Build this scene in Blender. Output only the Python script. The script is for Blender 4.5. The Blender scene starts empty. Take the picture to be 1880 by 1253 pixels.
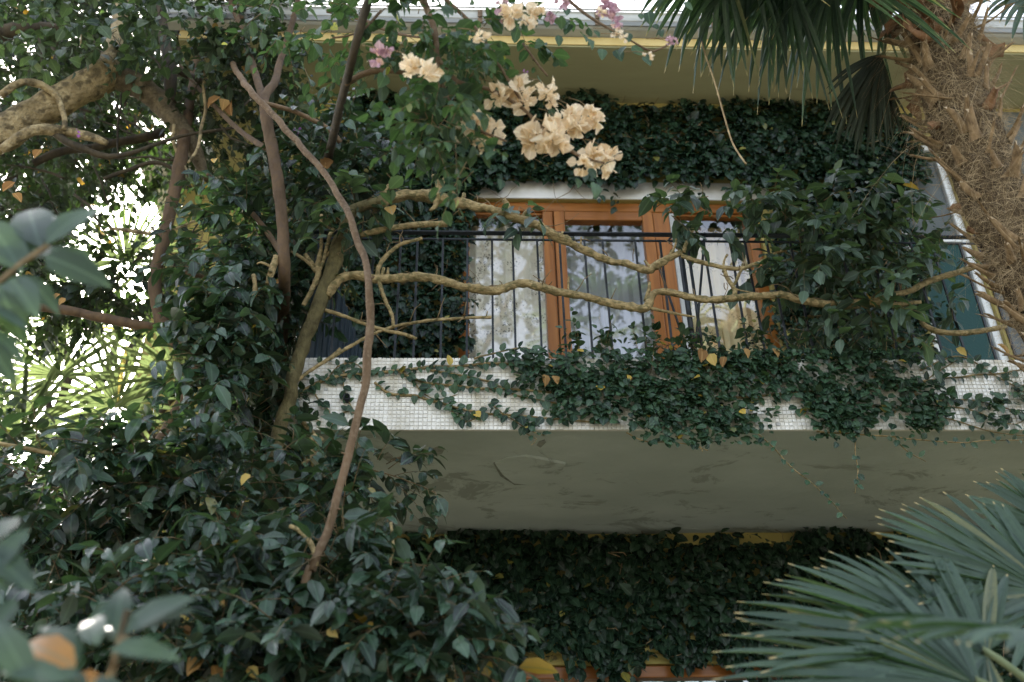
import bpy, math, random
import numpy as np
from mathutils import Vector, Matrix, noise

random.seed(11)
rng = np.random.default_rng(11)
scene = bpy.context.scene
COL = scene.collection

# ------------------------------------------------------------------ camera
PITCH, YAW, ROLL = (math.radians(a) for a in (31.953, 2.980, -1.3475))
CAM = np.array([0.8672, -4.2536, 1.6])
FPX = 1880 / 36 * 35                      # focal length in pixels of the 1880 wide photograph
_fw = np.array([math.sin(YAW) * math.cos(PITCH), math.cos(YAW) * math.cos(PITCH), math.sin(PITCH)])
_r0 = np.array([math.cos(YAW), -math.sin(YAW), 0.0])
_u0 = np.cross(_r0, _fw)
RT = math.cos(ROLL) * _r0 + math.sin(ROLL) * _u0
UP = -math.sin(ROLL) * _r0 + math.cos(ROLL) * _u0
FW = _fw
cam_data = bpy.data.cameras.new('camera')
cam = bpy.data.objects.new('camera', cam_data)
COL.objects.link(cam)
cam.matrix_world = Matrix(((RT[0], UP[0], -FW[0], CAM[0]), (RT[1], UP[1], -FW[1], CAM[1]),
                           (RT[2], UP[2], -FW[2], CAM[2]), (0, 0, 0, 1)))
cam_data.lens = 35
cam_data.sensor_width = 36
cam_data.clip_start = 0.05
cam_data.clip_end = 2000
cam_data.dof.use_dof = True
cam_data.dof.focus_distance = 4.95
cam_data.dof.aperture_fstop = 2.0
cam_data.dof.aperture_blades = 9
scene.camera = cam

# ------------------------------------------------------------------ sky, sun, exposure
SUN_EL, SUN_AZ = math.radians(35.9), math.radians(-24.4)      # azimuth from +Y towards +X
world = bpy.data.worlds.new('World')
scene.world = world
world.use_nodes = True
wn, wl = world.node_tree.nodes, world.node_tree.links
bg = wn['Background']
sky = wn.new('ShaderNodeTexSky')
sky.sky_type = 'NISHITA'
sky.sun_disc = False
sky.sun_elevation = SUN_EL
sky.sun_rotation = SUN_AZ
sky.air_density = 1.0
sky.dust_density = 3.0
sky.ozone_density = 1.0
hs = wn.new('ShaderNodeHueSaturation')                       # thin high haze: a paler sky all over
hs.inputs['Saturation'].default_value = 0.5
wl.new(sky.outputs[0], hs.inputs['Color'])
wl.new(hs.outputs[0], bg.inputs['Color'])
bg.inputs['Strength'].default_value = 0.15
sun_data = bpy.data.lights.new('sun', 'SUN')
sun_data.energy = 4.5
sun_data.angle = math.radians(0.53)
sun_data.color = (1.0, 0.94, 0.84)
sun = bpy.data.objects.new('sun', sun_data)
COL.objects.link(sun)
_sd = Vector((math.sin(SUN_AZ) * math.cos(SUN_EL), math.cos(SUN_AZ) * math.cos(SUN_EL), math.sin(SUN_EL)))
sun.rotation_euler = _sd.to_track_quat('Z', 'Y').to_euler()
sun.location = _sd * 60
vs = scene.view_settings
vs.view_transform = 'Standard'
vs.look = 'None'
vs.gamma = 1.0
vs.exposure = 2.35
scene.cycles.max_bounces = 7
scene.cycles.diffuse_bounces = 3
scene.cycles.glossy_bounces = 3
scene.cycles.transmission_bounces = 5
scene.cycles.transparent_max_bounces = 8
scene.cycles.sample_clamp_indirect = 6
scene.cycles.caustics_reflective = False
scene.cycles.caustics_refractive = False

# ------------------------------------------------------------------ layout helpers
def ray(px, py):
    d = FW * FPX + RT * (px - 940) + UP * (626.5 - py)
    return d / np.linalg.norm(d)
def P(px, py, Y):
    d = ray(px, py)
    return CAM + d * ((Y - CAM[1]) / d[1])
def PZ(px, py, Z):
    d = ray(px, py)
    return CAM + d * ((Z - CAM[2]) / d[2])
def pxsize(p, n=1.0):                      # metres covered by n photograph pixels at point p
    return n * float(np.dot(np.asarray(p) - CAM, FW)) / FPX
def project(pts):
    d = np.asarray(pts) - CAM
    z = np.maximum(d @ FW, 1e-3)
    return np.stack([940 + FPX * (d @ RT) / z, 626.5 - FPX * (d @ UP) / z, z], 1)
def norm(a):
    return a / np.maximum(np.linalg.norm(a, axis=-1, keepdims=True), 1e-9)
def vnoise(x, y, s=1.0, o=0.0):
    return np.array([noise.noise((a * s + o, b * s - o, o * 1.7)) for a, b in zip(x, y)])
def in_poly(x, y, poly):
    r = np.zeros(len(x), bool)
    j = len(poly) - 1
    for i in range(len(poly)):
        xi, yi = poly[i]; xj, yj = poly[j]
        c = ((yi > y) != (yj > y)) & (x < (xj - xi) * (y - yi) / (yj - yi + 1e-12) + xi)
        r ^= c
        j = i
    return r

# ------------------------------------------------------------------ object helpers
def mesh_np(name, V, faces, luv=None, smooth=True):
    me = bpy.data.meshes.new(name)
    V = np.asarray(V, np.float32)
    me.vertices.add(len(V))
    me.vertices.foreach_set('co', V.ravel())
    faces = [np.asarray(f, np.int32) for f in faces if len(f)]
    idx = np.concatenate([f.ravel() for f in faces])
    start, o = [], 0
    for f in faces:
        start.append(o + np.arange(len(f)) * f.shape[1]); o += f.size
    start = np.concatenate(start).astype(np.int32)
    me.loops.add(len(idx)); me.polygons.add(len(start))
    me.polygons.foreach_set('loop_start', start)
    me.loops.foreach_set('vertex_index', idx)
    if luv is not None:
        a = me.attributes.new('luv', 'FLOAT_VECTOR', 'POINT')
        a.data.foreach_set('vector', np.asarray(luv, np.float32).ravel())
    me.update(calc_edges=True)
    me.validate()
    me.polygons.foreach_set('use_smooth', np.full(len(me.polygons), bool(smooth)))
    return me
def adopt(o, parent):
    """Parts are modelled in world coordinates; a thing's Empty stands at its base."""
    if parent is not None:
        o.parent = parent
        o.matrix_parent_inverse = Matrix.Translation(-Vector(parent.location)) if parent.get('is_base') else Matrix.Identity(4)
    return o
def obj(name, me, mat=None, parent=None, kind=None):
    o = bpy.data.objects.new(name, me)
    COL.objects.link(o)
    if mat is not None and not me.materials:
        me.materials.append(mat)
    adopt(o, parent)
    if kind: o['kind'] = kind
    return o
def thing(name, label, cat, loc=(0, 0, 0), group=None):
    o = bpy.data.objects.new(name, None)
    o.empty_display_size = 0.2
    COL.objects.link(o)
    o.location = loc
    o['is_base'] = 1
    o['label'] = label; o['category'] = cat
    if group: o['group'] = group
    return o
def sub_root(name, parent):
    o = bpy.data.objects.new(name, None)
    o.empty_display_size = 0.1
    COL.objects.link(o)
    return adopt(o, parent)
def tag(o, label, cat, group=None):
    o['label'] = label; o['category'] = cat
    if group: o['group'] = group
    return o
def boxes(name, lst, mat, parent=None, bevel=0.0):
    V, F = [], []
    for (x0, x1, y0, y1, z0, z1) in lst:
        b = len(V)
        V += [(x0, y0, z0), (x1, y0, z0), (x1, y1, z0), (x0, y1, z0), (x0, y0, z1), (x1, y0, z1), (x1, y1, z1), (x0, y1, z1)]
        F += [(b, b + 3, b + 2, b + 1), (b + 4, b + 5, b + 6, b + 7), (b, b + 1, b + 5, b + 4), (b + 1, b + 2, b + 6, b + 5),
              (b + 2, b + 3, b + 7, b + 6), (b + 3, b, b + 4, b + 7)]
    o = obj(name, mesh_np(name, V, [F], smooth=False), mat, parent)
    if bevel:
        m = o.modifiers.new('edge', 'BEVEL'); m.width = bevel; m.segments = 2; m.limit_method = 'ANGLE'
    return o
def catmull(pts, step):
    pts = np.asarray(pts, float)
    out = []
    n = len(pts)
    for i in range(n - 1):
        p0, p1, p2, p3 = pts[max(i - 1, 0)], pts[i], pts[i + 1], pts[min(i + 2, n - 1)]
        k = max(2, int(np.linalg.norm(p2[:3] - p1[:3]) / step))
        t = np.linspace(0, 1, k, endpoint=False)[:, None]
        out.append(0.5 * ((2 * p1) + (-p0 + p2) * t + (2 * p0 - 5 * p1 + 4 * p2 - p3) * t ** 2 + (-p0 + 3 * p1 - 3 * p2 + p3) * t ** 3))
    out.append(pts[-1:])
    return np.concatenate(out)
def tube_arrays(Pr, sides=8, rough=0.0, freq=9.0, off=0.0):
    """Pr: (n,4) centre + radius."""
    C, R = Pr[:, :3], np.maximum(Pr[:, 3], 1e-4)
    n = len(C)
    T = norm(np.gradient(C, axis=0))
    a = np.array([0.31, 0.2, 0.93]) if abs(T[0][2]) < 0.8 else np.array([1.0, 0.1, 0.0])
    U = np.zeros((n, 3)); u = a
    for i in range(n):
        u = u - T[i] * np.dot(u, T[i]); u = u / max(np.linalg.norm(u), 1e-9); U[i] = u
    W = np.cross(T, U)
    th = np.linspace(0, 2 * np.pi, sides, endpoint=False)
    ring = (np.cos(th)[None, :, None] * U[:, None, :] + np.sin(th)[None, :, None] * W[:, None, :])
    rr = np.repeat(R[:, None], sides, 1)
    if rough:
        for i in range(n):
            for j in range(sides):
                q = C[i] + ring[i, j] * R[i]
                rr[i, j] *= 1 + rough * (noise.noise((q[0] * freq + off, q[1] * freq, q[2] * freq)) + 0.6 * noise.noise((q[0] * freq * 3, q[1] * freq * 3 + off, q[2] * freq * 3)))
    V = (C[:, None, :] + ring * rr[:, :, None]).reshape(-1, 3)
    i = np.arange(n - 1)[:, None] * sides; j = np.arange(sides)[None, :]; j2 = (j + 1) % sides
    F = np.stack([i + j, i + j2, i + sides + j2, i + sides + j], -1).reshape(-1, 4)
    V = np.concatenate([V, C[:1], C[-1:]])
    c0, c1 = n * sides, n * sides + 1
    jj = np.arange(sides); jn = (jj + 1) % sides
    T3 = np.concatenate([np.stack([np.full(sides, c0), jn, jj], 1), np.stack([np.full(sides, c1), (n - 1) * sides + jj, (n - 1) * sides + jn], 1)])
    return V, F, T3
def tube(name, Pr, mat, parent=None, sides=8, rough=0.0, freq=9.0):
    V, F, T3 = tube_arrays(Pr, sides, rough, freq, random.random() * 50)
    return obj(name, mesh_np(name, V, [F, T3]), mat, parent)
def tubes_joined(name, list_pr, mat, parent, sides=4, kind=None):
    VV, FF, TT, o = [], [], [], 0
    for pr in list_pr:
        V, F, T3 = tube_arrays(np.asarray(pr, float), sides)
        VV.append(V); FF.append(F + o); TT.append(T3 + o); o += len(V)
    return obj(name, mesh_np(name, np.concatenate(VV), [np.concatenate(FF), np.concatenate(TT)]), mat, parent, kind)
def branch(name, pts, mat, parent, sides=10, rough=0.16, freq=14.0, step=0.035, wob=0.0, thick=1.0):
    """pts: (px, py, Y, radius in pixels); a point may be ('w', x, y, z, r) in metres."""
    L = []
    for q in pts:
        if q[0] == 'w': L.append(q[1:])
        else:
            p = P(q[0], q[1], q[2]); L.append((p[0], p[1], p[2], pxsize(p, q[3] * thick)))
    c = catmull(L, step)
    if wob:
        o = random.random() * 90
        for k in range(len(c)):
            c[k, 0] += wob * noise.noise((c[k, 2] * 6 + o, c[k, 0] * 6, 0)); c[k, 2] += wob * noise.noise((c[k, 0] * 6, o, c[k, 2] * 6)); c[k, 1] += wob * noise.noise((o, c[k, 0] * 5, c[k, 2] * 5))
    c[:, 3] = np.maximum(c[:, 3], 0.0012)
    return tube(name, c, mat, parent, sides, rough, freq)

# ------------------------------------------------------------------ materials
def new_mat(name):
    m = bpy.data.materials.new(name); m.use_nodes = True
    nt = m.node_tree
    return m, nt.nodes, nt.links, nt.nodes['Principled BSDF']
def ramp(n, stops):
    r = n.new('ShaderNodeValToRGB')
    els = r.color_ramp.elements
    while len(els) < len(stops): els.new(0.5)
    for e, (p, c) in zip(els, stops):
        e.position = p; e.color = (*c, 1)
    return r
def leaf_mat(name, dark, light, rough=0.36, transl=0.22, old=(0.45, 0.28, 0.05), old_at=0.975, back=(0.045, 0.065, 0.04), spec=0.36, tcol=None):
    m, n, l, b = new_mat(name)
    at = n.new('ShaderNodeAttribute'); at.attribute_name = 'luv'
    sp = n.new('ShaderNodeSeparateXYZ'); l.new(at.outputs['Vector'], sp.inputs[0])
    oi = n.new('ShaderNodeObjectInfo')
    ad = n.new('ShaderNodeMath'); ad.operation = 'ADD'; l.new(sp.outputs['Z'], ad.inputs[0]); l.new(oi.outputs['Random'], ad.inputs[1])
    fr = n.new('ShaderNodeMath'); fr.operation = 'FRACT'; l.new(ad.outputs[0], fr.inputs[0])
    mid = tuple((a + c) / 2 for a, c in zip(dark, light))
    ol = tuple(0.5 * a + 0.5 * c for a, c in zip(light, old))
    r = ramp(n, [(0.0, dark), (0.55, mid), (old_at - 0.006, light), (old_at - 0.002, ol), (old_at, old), (1.0, old)]); l.new(fr.outputs[0], r.inputs[0])
    # patchy surface of the blade and a pale midrib
    tc = n.new('ShaderNodeTexCoord')
    nz = n.new('ShaderNodeTexNoise'); nz.inputs['Scale'].default_value = 55; l.new(tc.outputs['Object'], nz.inputs['Vector'])
    mx = n.new('ShaderNodeMix'); mx.data_type = 'RGBA'; mx.blend_type = 'MULTIPLY'; mx.inputs[0].default_value = 0.55
    nr = ramp(n, [(0.25, (0.55, 0.6, 0.55)), (0.75, (1.15, 1.12, 1.0))]); l.new(nz.outputs['Fac'], nr.inputs[0])
    l.new(r.outputs[0], mx.inputs[6]); l.new(nr.outputs[0], mx.inputs[7])
    ab = n.new('ShaderNodeMath'); ab.operation = 'ABSOLUTE'; l.new(sp.outputs['X'], ab.inputs[0])
    rb = ramp(n, [(0.0, (1, 1, 1)), (0.13, (0, 0, 0))]); l.new(ab.outputs[0], rb.inputs[0])
    m2 = n.new('ShaderNodeMix'); m2.data_type = 'RGBA'; l.new(mx.outputs[2], m2.inputs[6]); m2.inputs[7].default_value = (*[c * 1.5 + 0.02 for c in light], 1)
    mf = n.new('ShaderNodeMath'); mf.operation = 'MULTIPLY'; mf.inputs[1].default_value = 0.5; l.new(rb.outputs[0], mf.inputs[0]); l.new(mf.outputs[0], m2.inputs[0])
    ge = n.new('ShaderNodeNewGeometry')
    m3 = n.new('ShaderNodeMix'); m3.data_type = 'RGBA'; l.new(m2.outputs[2], m3.inputs[6])
    m4 = n.new('ShaderNodeMix'); m4.data_type = 'RGBA'; m4.inputs[0].default_value = 0.55; l.new(m2.outputs[2], m4.inputs[6]); m4.inputs[7].default_value = (*back, 1)
    l.new(ge.outputs['Backfacing'], m3.inputs[0]); l.new(m4.outputs[2], m3.inputs[7])
    l.new(m3.outputs[2], b.inputs['Base Color'])
    rr = n.new('ShaderNodeMapRange'); rr.inputs[3].default_value = rough; rr.inputs[4].default_value = min(rough + 0.28, 0.9)
    l.new(ge.outputs['Backfacing'], rr.inputs[0]); l.new(rr.outputs[0], b.inputs['Roughness'])
    b.inputs['Specular IOR Level'].default_value = spec
    wv = n.new('ShaderNodeTexWave'); wv.inputs['Scale'].default_value = 9; wv.inputs['Distortion'].default_value = 1.5
    cb = n.new('ShaderNodeCombineXYZ'); l.new(ab.outputs[0], cb.inputs[0]); l.new(sp.outputs['Y'], cb.inputs[1])
    mp = n.new('ShaderNodeMapping'); mp.inputs['Rotation'].default_value = (0, 0, 0.9); l.new(cb.outputs[0], mp.inputs[0]); l.new(mp.outputs[0], wv.inputs['Vector'])
    bp = n.new('ShaderNodeBump'); bp.inputs['Strength'].default_value = 0.22; bp.inputs['Distance'].default_value = 0.004
    l.new(wv.outputs['Fac'], bp.inputs['Height']); l.new(bp.outputs[0], b.inputs['Normal'])
    tr = n.new('ShaderNodeBsdfTranslucent')
    hm = n.new('ShaderNodeMix'); hm.data_type = 'RGBA'; hm.blend_type = 'MULTIPLY'; hm.inputs[0].default_value = 1
    l.new(m2.outputs[2], hm.inputs[6]); hm.inputs[7].default_value = (*(tcol or (3.2, 3.4, 1.2)), 1); l.new(hm.outputs[2], tr.inputs[0])
    ms = n.new('ShaderNodeMixShader'); ms.inputs[0].default_value = transl
    l.new(b.outputs[0], ms.inputs[1]); l.new(tr.outputs[0], ms.inputs[2])
    l.new(ms.outputs[0], n['Material Output'].inputs[0])
    return m
def bark_mat(name, c1, c2, c3=None, scale=18.0, stretch=(1, 1, 0.35), bump=0.5, rough=0.85, dist=0.01, spots=None):
    m, n, l, b = new_mat(name)
    tc = n.new('ShaderNodeTexCoord'); mp = n.new('ShaderNodeMapping'); mp.inputs['Scale'].default_value = stretch
    l.new(tc.outputs['Object'], mp.inputs[0])
    nz = n.new('ShaderNodeTexNoise'); nz.inputs['Scale'].default_value = scale; nz.inputs['Detail'].default_value = 8; nz.inputs['Roughness'].default_value = 0.65
    l.new(mp.outputs[0], nz.inputs['Vector'])
    st = [(0.3, c1), (0.62, c2)]
    if c3: st.append((0.78, c3))
    r = ramp(n, st); l.new(nz.outputs['Fac'], r.inputs[0])
    out = r.outputs[0]
    if spots:
        n2 = n.new('ShaderNodeTexNoise'); n2.inputs['Scale'].default_value = spots[1]; n2.inputs['Detail'].default_value = 5; l.new(tc.outputs['Object'], n2.inputs['Vector'])
        r2 = ramp(n, [(0.5, (0, 0, 0)), (0.62, (1, 1, 1))]); l.new(n2.outputs['Fac'], r2.inputs[0])
        mx = n.new('ShaderNodeMix'); mx.data_type = 'RGBA'; l.new(r2.outputs[0], mx.inputs[0]); l.new(out, mx.inputs[6]); mx.inputs[7].default_value = (*spots[0], 1)
        out = mx.outputs[2]
    l.new(out, b.inputs['Base Color'])
    b.inputs['Roughness'].default_value = rough; b.inputs['Specular IOR Level'].default_value = 0.25
    bp = n.new('ShaderNodeBump'); bp.inputs['Strength'].default_value = bump; bp.inputs['Distance'].default_value = dist
    n3 = n.new('ShaderNodeTexNoise'); n3.inputs['Scale'].default_value = scale * 3; n3.inputs['Detail'].default_value = 6; l.new(mp.outputs[0], n3.inputs['Vector'])
    l.new(n3.outputs['Fac'], bp.inputs['Height']); l.new(bp.outputs[0], b.inputs['Normal'])
    return m
def paint_mat(name, c1, c2, scale=2.5, rough=0.8, bump=0.15, dist=0.01, stretch=(1, 1, 1), fine=40.0, stain=None):
    m, n, l, b = new_mat(name)
    tc = n.new('ShaderNodeTexCoord'); mp = n.new('ShaderNodeMapping'); mp.inputs['Scale'].default_value = stretch; l.new(tc.outputs['Object'], mp.inputs[0])
    nz = n.new('ShaderNodeTexNoise'); nz.inputs['Scale'].default_value = scale; nz.inputs['Detail'].default_value = 9; nz.inputs['Roughness'].default_value = 0.62; l.new(mp.outputs[0], nz.inputs['Vector'])
    r = ramp(n, [(0.32, c1), (0.68, c2)]); l.new(nz.outputs['Fac'], r.inputs[0])
    out = r.outputs[0]
    if stain:
        n2 = n.new('ShaderNodeTexNoise'); n2.inputs['Scale'].default_value = stain[1]; n2.inputs['Detail'].default_value = 10; n2.inputs['Roughness'].default_value = 0.7; n2.inputs['Distortion'].default_value = 0.6
        m2 = n.new('ShaderNodeMapping'); m2.inputs['Location'].default_value = (3.1, 7.7, 1.3); m2.inputs['Scale'].default_value = stretch; l.new(tc.outputs['Object'], m2.inputs[0]); l.new(m2.outputs[0], n2.inputs['Vector'])
        r2 = ramp(n, [(stain[2], (0, 0, 0)), (stain[2] + 0.05, (1, 1, 1))]); l.new(n2.outputs['Fac'], r2.inputs[0])
        mx = n.new('ShaderNodeMix'); mx.data_type = 'RGBA'; l.new(r2.outputs[0], mx.inputs[0]); l.new(out, mx.inputs[6]); mx.inputs[7].default_value = (*stain[0], 1)
        out = mx.outputs[2]
    l.new(out, b.inputs['Base Color']); b.inputs['Roughness'].default_value = rough; b.inputs['Specular IOR Level'].default_value = 0.3
    n3 = n.new('ShaderNodeTexNoise'); n3.inputs['Scale'].default_value = fine; n3.inputs['Detail'].default_value = 8; l.new(mp.outputs[0], n3.inputs['Vector'])
    bp = n.new('ShaderNodeBump'); bp.inputs['Strength'].default_value = bump; bp.inputs['Distance'].default_value = dist
    l.new(n3.outputs['Fac'], bp.inputs['Height']); l.new(bp.outputs[0], b.inputs['Normal'])
    return m
def wood_mat(name, c1, c2, axis=2, rough=0.32):
    s = [30, 30, 30]; s[axis] = 1.6
    m = paint_mat(name, c1, c2, scale=1.0, rough=rough, bump=0.12, dist=0.002, stretch=s, fine=3.0)
    b = m.node_tree.nodes['Principled BSDF']; b.inputs['Specular IOR Level'].default_value = 0.25
    return m
def glass_mat(name, ior=1.9, tint=(1, 1, 1), rough=0.0):
    m, n, l, b = new_mat(name)
    fz = n.new('ShaderNodeFresnel'); fz.inputs['IOR'].default_value = ior
    g = n.new('ShaderNodeBsdfGlossy'); g.inputs['Roughness'].default_value = rough; g.inputs['Color'].default_value = (1, 1, 1, 1)
    t = n.new('ShaderNodeBsdfTransparent'); t.inputs['Color'].default_value = (*tint, 1)
    ge = n.new('ShaderNodeNewGeometry')
    iv = n.new('ShaderNodeMath'); iv.operation = 'SUBTRACT'; iv.inputs[0].default_value = 1; l.new(ge.outputs['Backfacing'], iv.inputs[1])
    mu = n.new('ShaderNodeMath'); mu.operation = 'MULTIPLY'; l.new(fz.outputs[0], mu.inputs[0]); l.new(iv.outputs[0], mu.inputs[1])   # only the outer face mirrors
    ms = n.new('ShaderNodeMixShader'); l.new(mu.outputs[0], ms.inputs[0]); l.new(t.outputs[0], ms.inputs[1]); l.new(g.outputs[0], ms.inputs[2])
    tc = n.new('ShaderNodeTexCoord'); nz = n.new('ShaderNodeTexNoise'); nz.inputs['Scale'].default_value = 2.2; l.new(tc.outputs['Object'], nz.inputs['Vector'])
    bp = n.new('ShaderNodeBump'); bp.inputs['Strength'].default_value = 0.05; bp.inputs['Distance'].default_value = 0.02; l.new(nz.outputs['Fac'], bp.inputs['Height'])
    l.new(bp.outputs[0], g.inputs['Normal'])
    l.new(ms.outputs[0], n['Material Output'].inputs[0])
    return m
def curtain_mat(name, col, motif, amount=1.0):
    m, n, l, b = new_mat(name)
    at = n.new('ShaderNodeAttribute'); at.attribute_name = 'luv'          # x, z of the cloth in metres
    mp = n.new('ShaderNodeMapping'); l.new(at.outputs['Vector'], mp.inputs[0])
    big = n.new('ShaderNodeTexNoise'); big.inputs['Scale'].default_value = 4.2; big.inputs['Detail'].default_value = 1; l.new(mp.outputs[0], big.inputs['Vector'])
    br = ramp(n, [(0.47, (0, 0, 0)), (0.58, (1, 1, 1))]); l.new(big.outputs['Fac'], br.inputs[0])
    vo = n.new('ShaderNodeTexVoronoi'); vo.inputs['Scale'].default_value = 52; l.new(mp.outputs[0], vo.inputs['Vector'])
    vr = ramp(n, [(0.30, (1, 1, 1)), (0.42, (0, 0, 0))]); l.new(vo.outputs['Distance'], vr.inputs[0])
    mu = n.new('ShaderNodeMath'); mu.operation = 'MULTIPLY'; l.new(br.outputs[0], mu.inputs[0]); l.new(vr.outputs[0], mu.inputs[1])
    m2 = n.new('ShaderNodeMath'); m2.operation = 'MULTIPLY'; l.new(mu.outputs[0], m2.inputs[0]); m2.inputs[1].default_value = amount
    mx = n.new('ShaderNodeMix'); mx.data_type = 'RGBA'; l.new(m2.outputs[0], mx.inputs[0]); mx.inputs[6].default_value = (*col, 1); mx.inputs[7].default_value = (*motif, 1)
    l.new(mx.outputs[2], b.inputs['Base Color']); b.inputs['Roughness'].default_value = 0.85
    return m

M = {}
M['ivy'] = leaf_mat('ivy leaf', (0.005, 0.014, 0.009), (0.030, 0.062, 0.036), 0.24, 0.12, old=(0.30, 0.26, 0.06), old_at=0.998)
M['fig'] = leaf_mat('creeper leaf', (0.011, 0.028, 0.017), (0.060, 0.115, 0.066), 0.27, 0.15, old=(0.55, 0.38, 0.08), old_at=0.994)
M['boug'] = leaf_mat('bougainvillea leaf', (0.018, 0.042, 0.026), (0.055, 0.098, 0.064), 0.45, 0.28, old=(0.35, 0.34, 0.08), old_at=0.997)
M['vine_leaf'] = leaf_mat('vine leaf', (0.018, 0.038, 0.027), (0.095, 0.145, 0.105), 0.34, 0.2, old=(0.40, 0.22, 0.06), old_at=0.997)
M['tree'] = leaf_mat('tree leaf', (0.005, 0.010, 0.006), (0.022, 0.040, 0.022), 0.26, 0.32, old=(0.42, 0.22, 0.05), old_at=0.997)
M['shrub'] = leaf_mat('shrub leaf', (0.005, 0.015, 0.010), (0.052, 0.10, 0.062), 0.2, 0.14, old=(0.55, 0.32, 0.05), old_at=0.9985, spec=0.5)
M['near'] = leaf_mat('near leaf', (0.022, 0.042, 0.03), (0.055, 0.09, 0.066), 0.4, 0.18, old=(0.5, 0.2, 0.04), old_at=0.999, back=(0.05, 0.06, 0.04))
M['palm'] = leaf_mat('palm blade', (0.020, 0.044, 0.031), (0.078, 0.13, 0.094), 0.36, 0.2, old=(0.22, 0.21, 0.10), old_at=0.975, back=(0.055, 0.085, 0.062))
M['palm_back'] = leaf_mat('backlit palm blade', (0.035, 0.052, 0.03), (0.075, 0.10, 0.055), 0.45, 0.42, tcol=(3.0, 2.9, 1.9), old=(0.3, 0.25, 0.1), old_at=0.99, back=(0.1, 0.13, 0.05))
M['dead_blade'] = leaf_mat('dark dry palm blade', (0.03, 0.035, 0.03), (0.06, 0.065, 0.055), 0.6, 0.05, old=(0.1, 0.09, 0.06), old_at=0.98)
M['cream'] = leaf_mat('cream bract', (0.90, 0.74, 0.54), (0.97, 0.87, 0.72), 0.8, 0.55, old=(0.80, 0.60, 0.38), old_at=0.93, back=(0.85, 0.7, 0.52), spec=0.1, tcol=(1.04, 1.02, 0.97))
M['pink'] = leaf_mat('pink bract', (0.46, 0.28, 0.36), (0.72, 0.54, 0.58), 0.8, 0.35, old=(0.75, 0.5, 0.4), old_at=0.9, back=(0.62, 0.42, 0.54), spec=0.1, tcol=(1.1, 1.0, 1.0))
M['lilac'] = leaf_mat('lilac bract', (0.35, 0.12, 0.50), (0.55, 0.28, 0.65), 0.8, 0.4, old=(0.6, 0.3, 0.6), old_at=0.95, back=(0.5, 0.25, 0.6), spec=0.1, tcol=(1.1, 1.0, 1.1))
M['dry'] = leaf_mat('dry leaf', (0.26, 0.14, 0.06), (0.46, 0.29, 0.12), 0.75, 0.3, old=(0.6, 0.45, 0.15), old_at=0.9, back=(0.45, 0.27, 0.1), spec=0.15, tcol=(1.3, 1.1, 0.7))
M['twig'] = bark_mat('twig bark', (0.10, 0.07, 0.035), (0.24, 0.17, 0.09), scale=30)
M['pale_bark'] = bark_mat('pale limb bark', (0.16, 0.118, 0.06), (0.42, 0.335, 0.19), (0.52, 0.44, 0.29), scale=13, stretch=(1, 1, 1), bump=1.0, dist=0.03, spots=((0.12, 0.095, 0.055), 16))
M['lichen'] = bark_mat('lichened bark', (0.04, 0.032, 0.013), (0.125, 0.105, 0.045), (0.19, 0.17, 0.07), scale=26, bump=0.8, dist=0.012, stretch=(1, 1, 0.6))
M['vine_bark'] = bark_mat('vine bark', (0.13, 0.094, 0.04), (0.39, 0.295, 0.145), (0.50, 0.40, 0.235), scale=34, bump=0.9, dist=0.012, stretch=(0.5, 1, 1), spots=((0.15, 0.125, 0.055), 40))
M['red_bark'] = bark_mat('red brown bark', (0.045, 0.029, 0.016), (0.12, 0.078, 0.043), scale=16, bump=0.35, dist=0.006, stretch=(1, 1, 0.25), spots=((0.09, 0.06, 0.04), 26))
M['stem_bark'] = bark_mat('smooth stem bark', (0.07, 0.045, 0.025), (0.15, 0.098, 0.056), scale=12, bump=0.5, dist=0.006, stretch=(1, 1, 0.3), spots=((0.17, 0.12, 0.075), 60))
M['dark_limb'] = bark_mat('dark mossy limb bark', (0.045, 0.036, 0.022), (0.15, 0.12, 0.075), (0.24, 0.20, 0.13), scale=18, stretch=(1, 1, 1), bump=1.0, dist=0.02)
M['dark_bark'] = bark_mat('dark bark', (0.02, 0.018, 0.014), (0.07, 0.055, 0.035), scale=20)
M['palm_core'] = bark_mat('palm core', (0.018, 0.011, 0.006), (0.10, 0.066, 0.032), scale=24, bump=1.0, dist=0.03)
M['fibre'] = bark_mat('palm fibre', (0.10, 0.068, 0.034), (0.50, 0.38, 0.22), scale=16, bump=0.0, stretch=(1, 1, 1))
M['stub'] = bark_mat('palm leaf base', (0.085, 0.054, 0.027), (0.28, 0.19, 0.10), (0.48, 0.365, 0.225), scale=26, stretch=(1, 1, 0.4), bump=0.5, dist=0.006)
M['cut'] = bark_mat('cut end', (0.30, 0.22, 0.13), (0.58, 0.47, 0.33), scale=60, bump=0.4)
M['sheath'] = bark_mat('dry sheath', (0.10, 0.05, 0.024), (0.27, 0.145, 0.072), (0.42, 0.27, 0.16), scale=14, stretch=(1, 1, 0.2), bump=0.5, dist=0.006)
M['yellow'] = paint_mat('ochre house paint', (0.30, 0.245, 0.075), (0.40, 0.33, 0.11), 1.6, 0.85, 0.2, 0.01, stain=((0.20, 0.17, 0.08), 3.0, 0.60))
M['soffit'] = paint_mat('eaves paint', (0.30, 0.285, 0.155), (0.375, 0.355, 0.20), 1.3, 0.8, 0.15, 0.008, stretch=(0.5, 2.5, 1), stain=((0.25, 0.235, 0.125), 2.2, 0.6))
M['ochre_edge'] = paint_mat('ochre edge', (0.55, 0.42, 0.17), (0.66, 0.53, 0.25), 4, 0.8)
M['slab'] = paint_mat('painted concrete', (0.36, 0.40, 0.36), (0.47, 0.515, 0.47), 1.2, 0.75, 0.35, 0.012, stretch=(0.8, 1.3, 1), fine=22, stain=((0.28, 0.305, 0.265), 2.6, 0.56))
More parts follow.
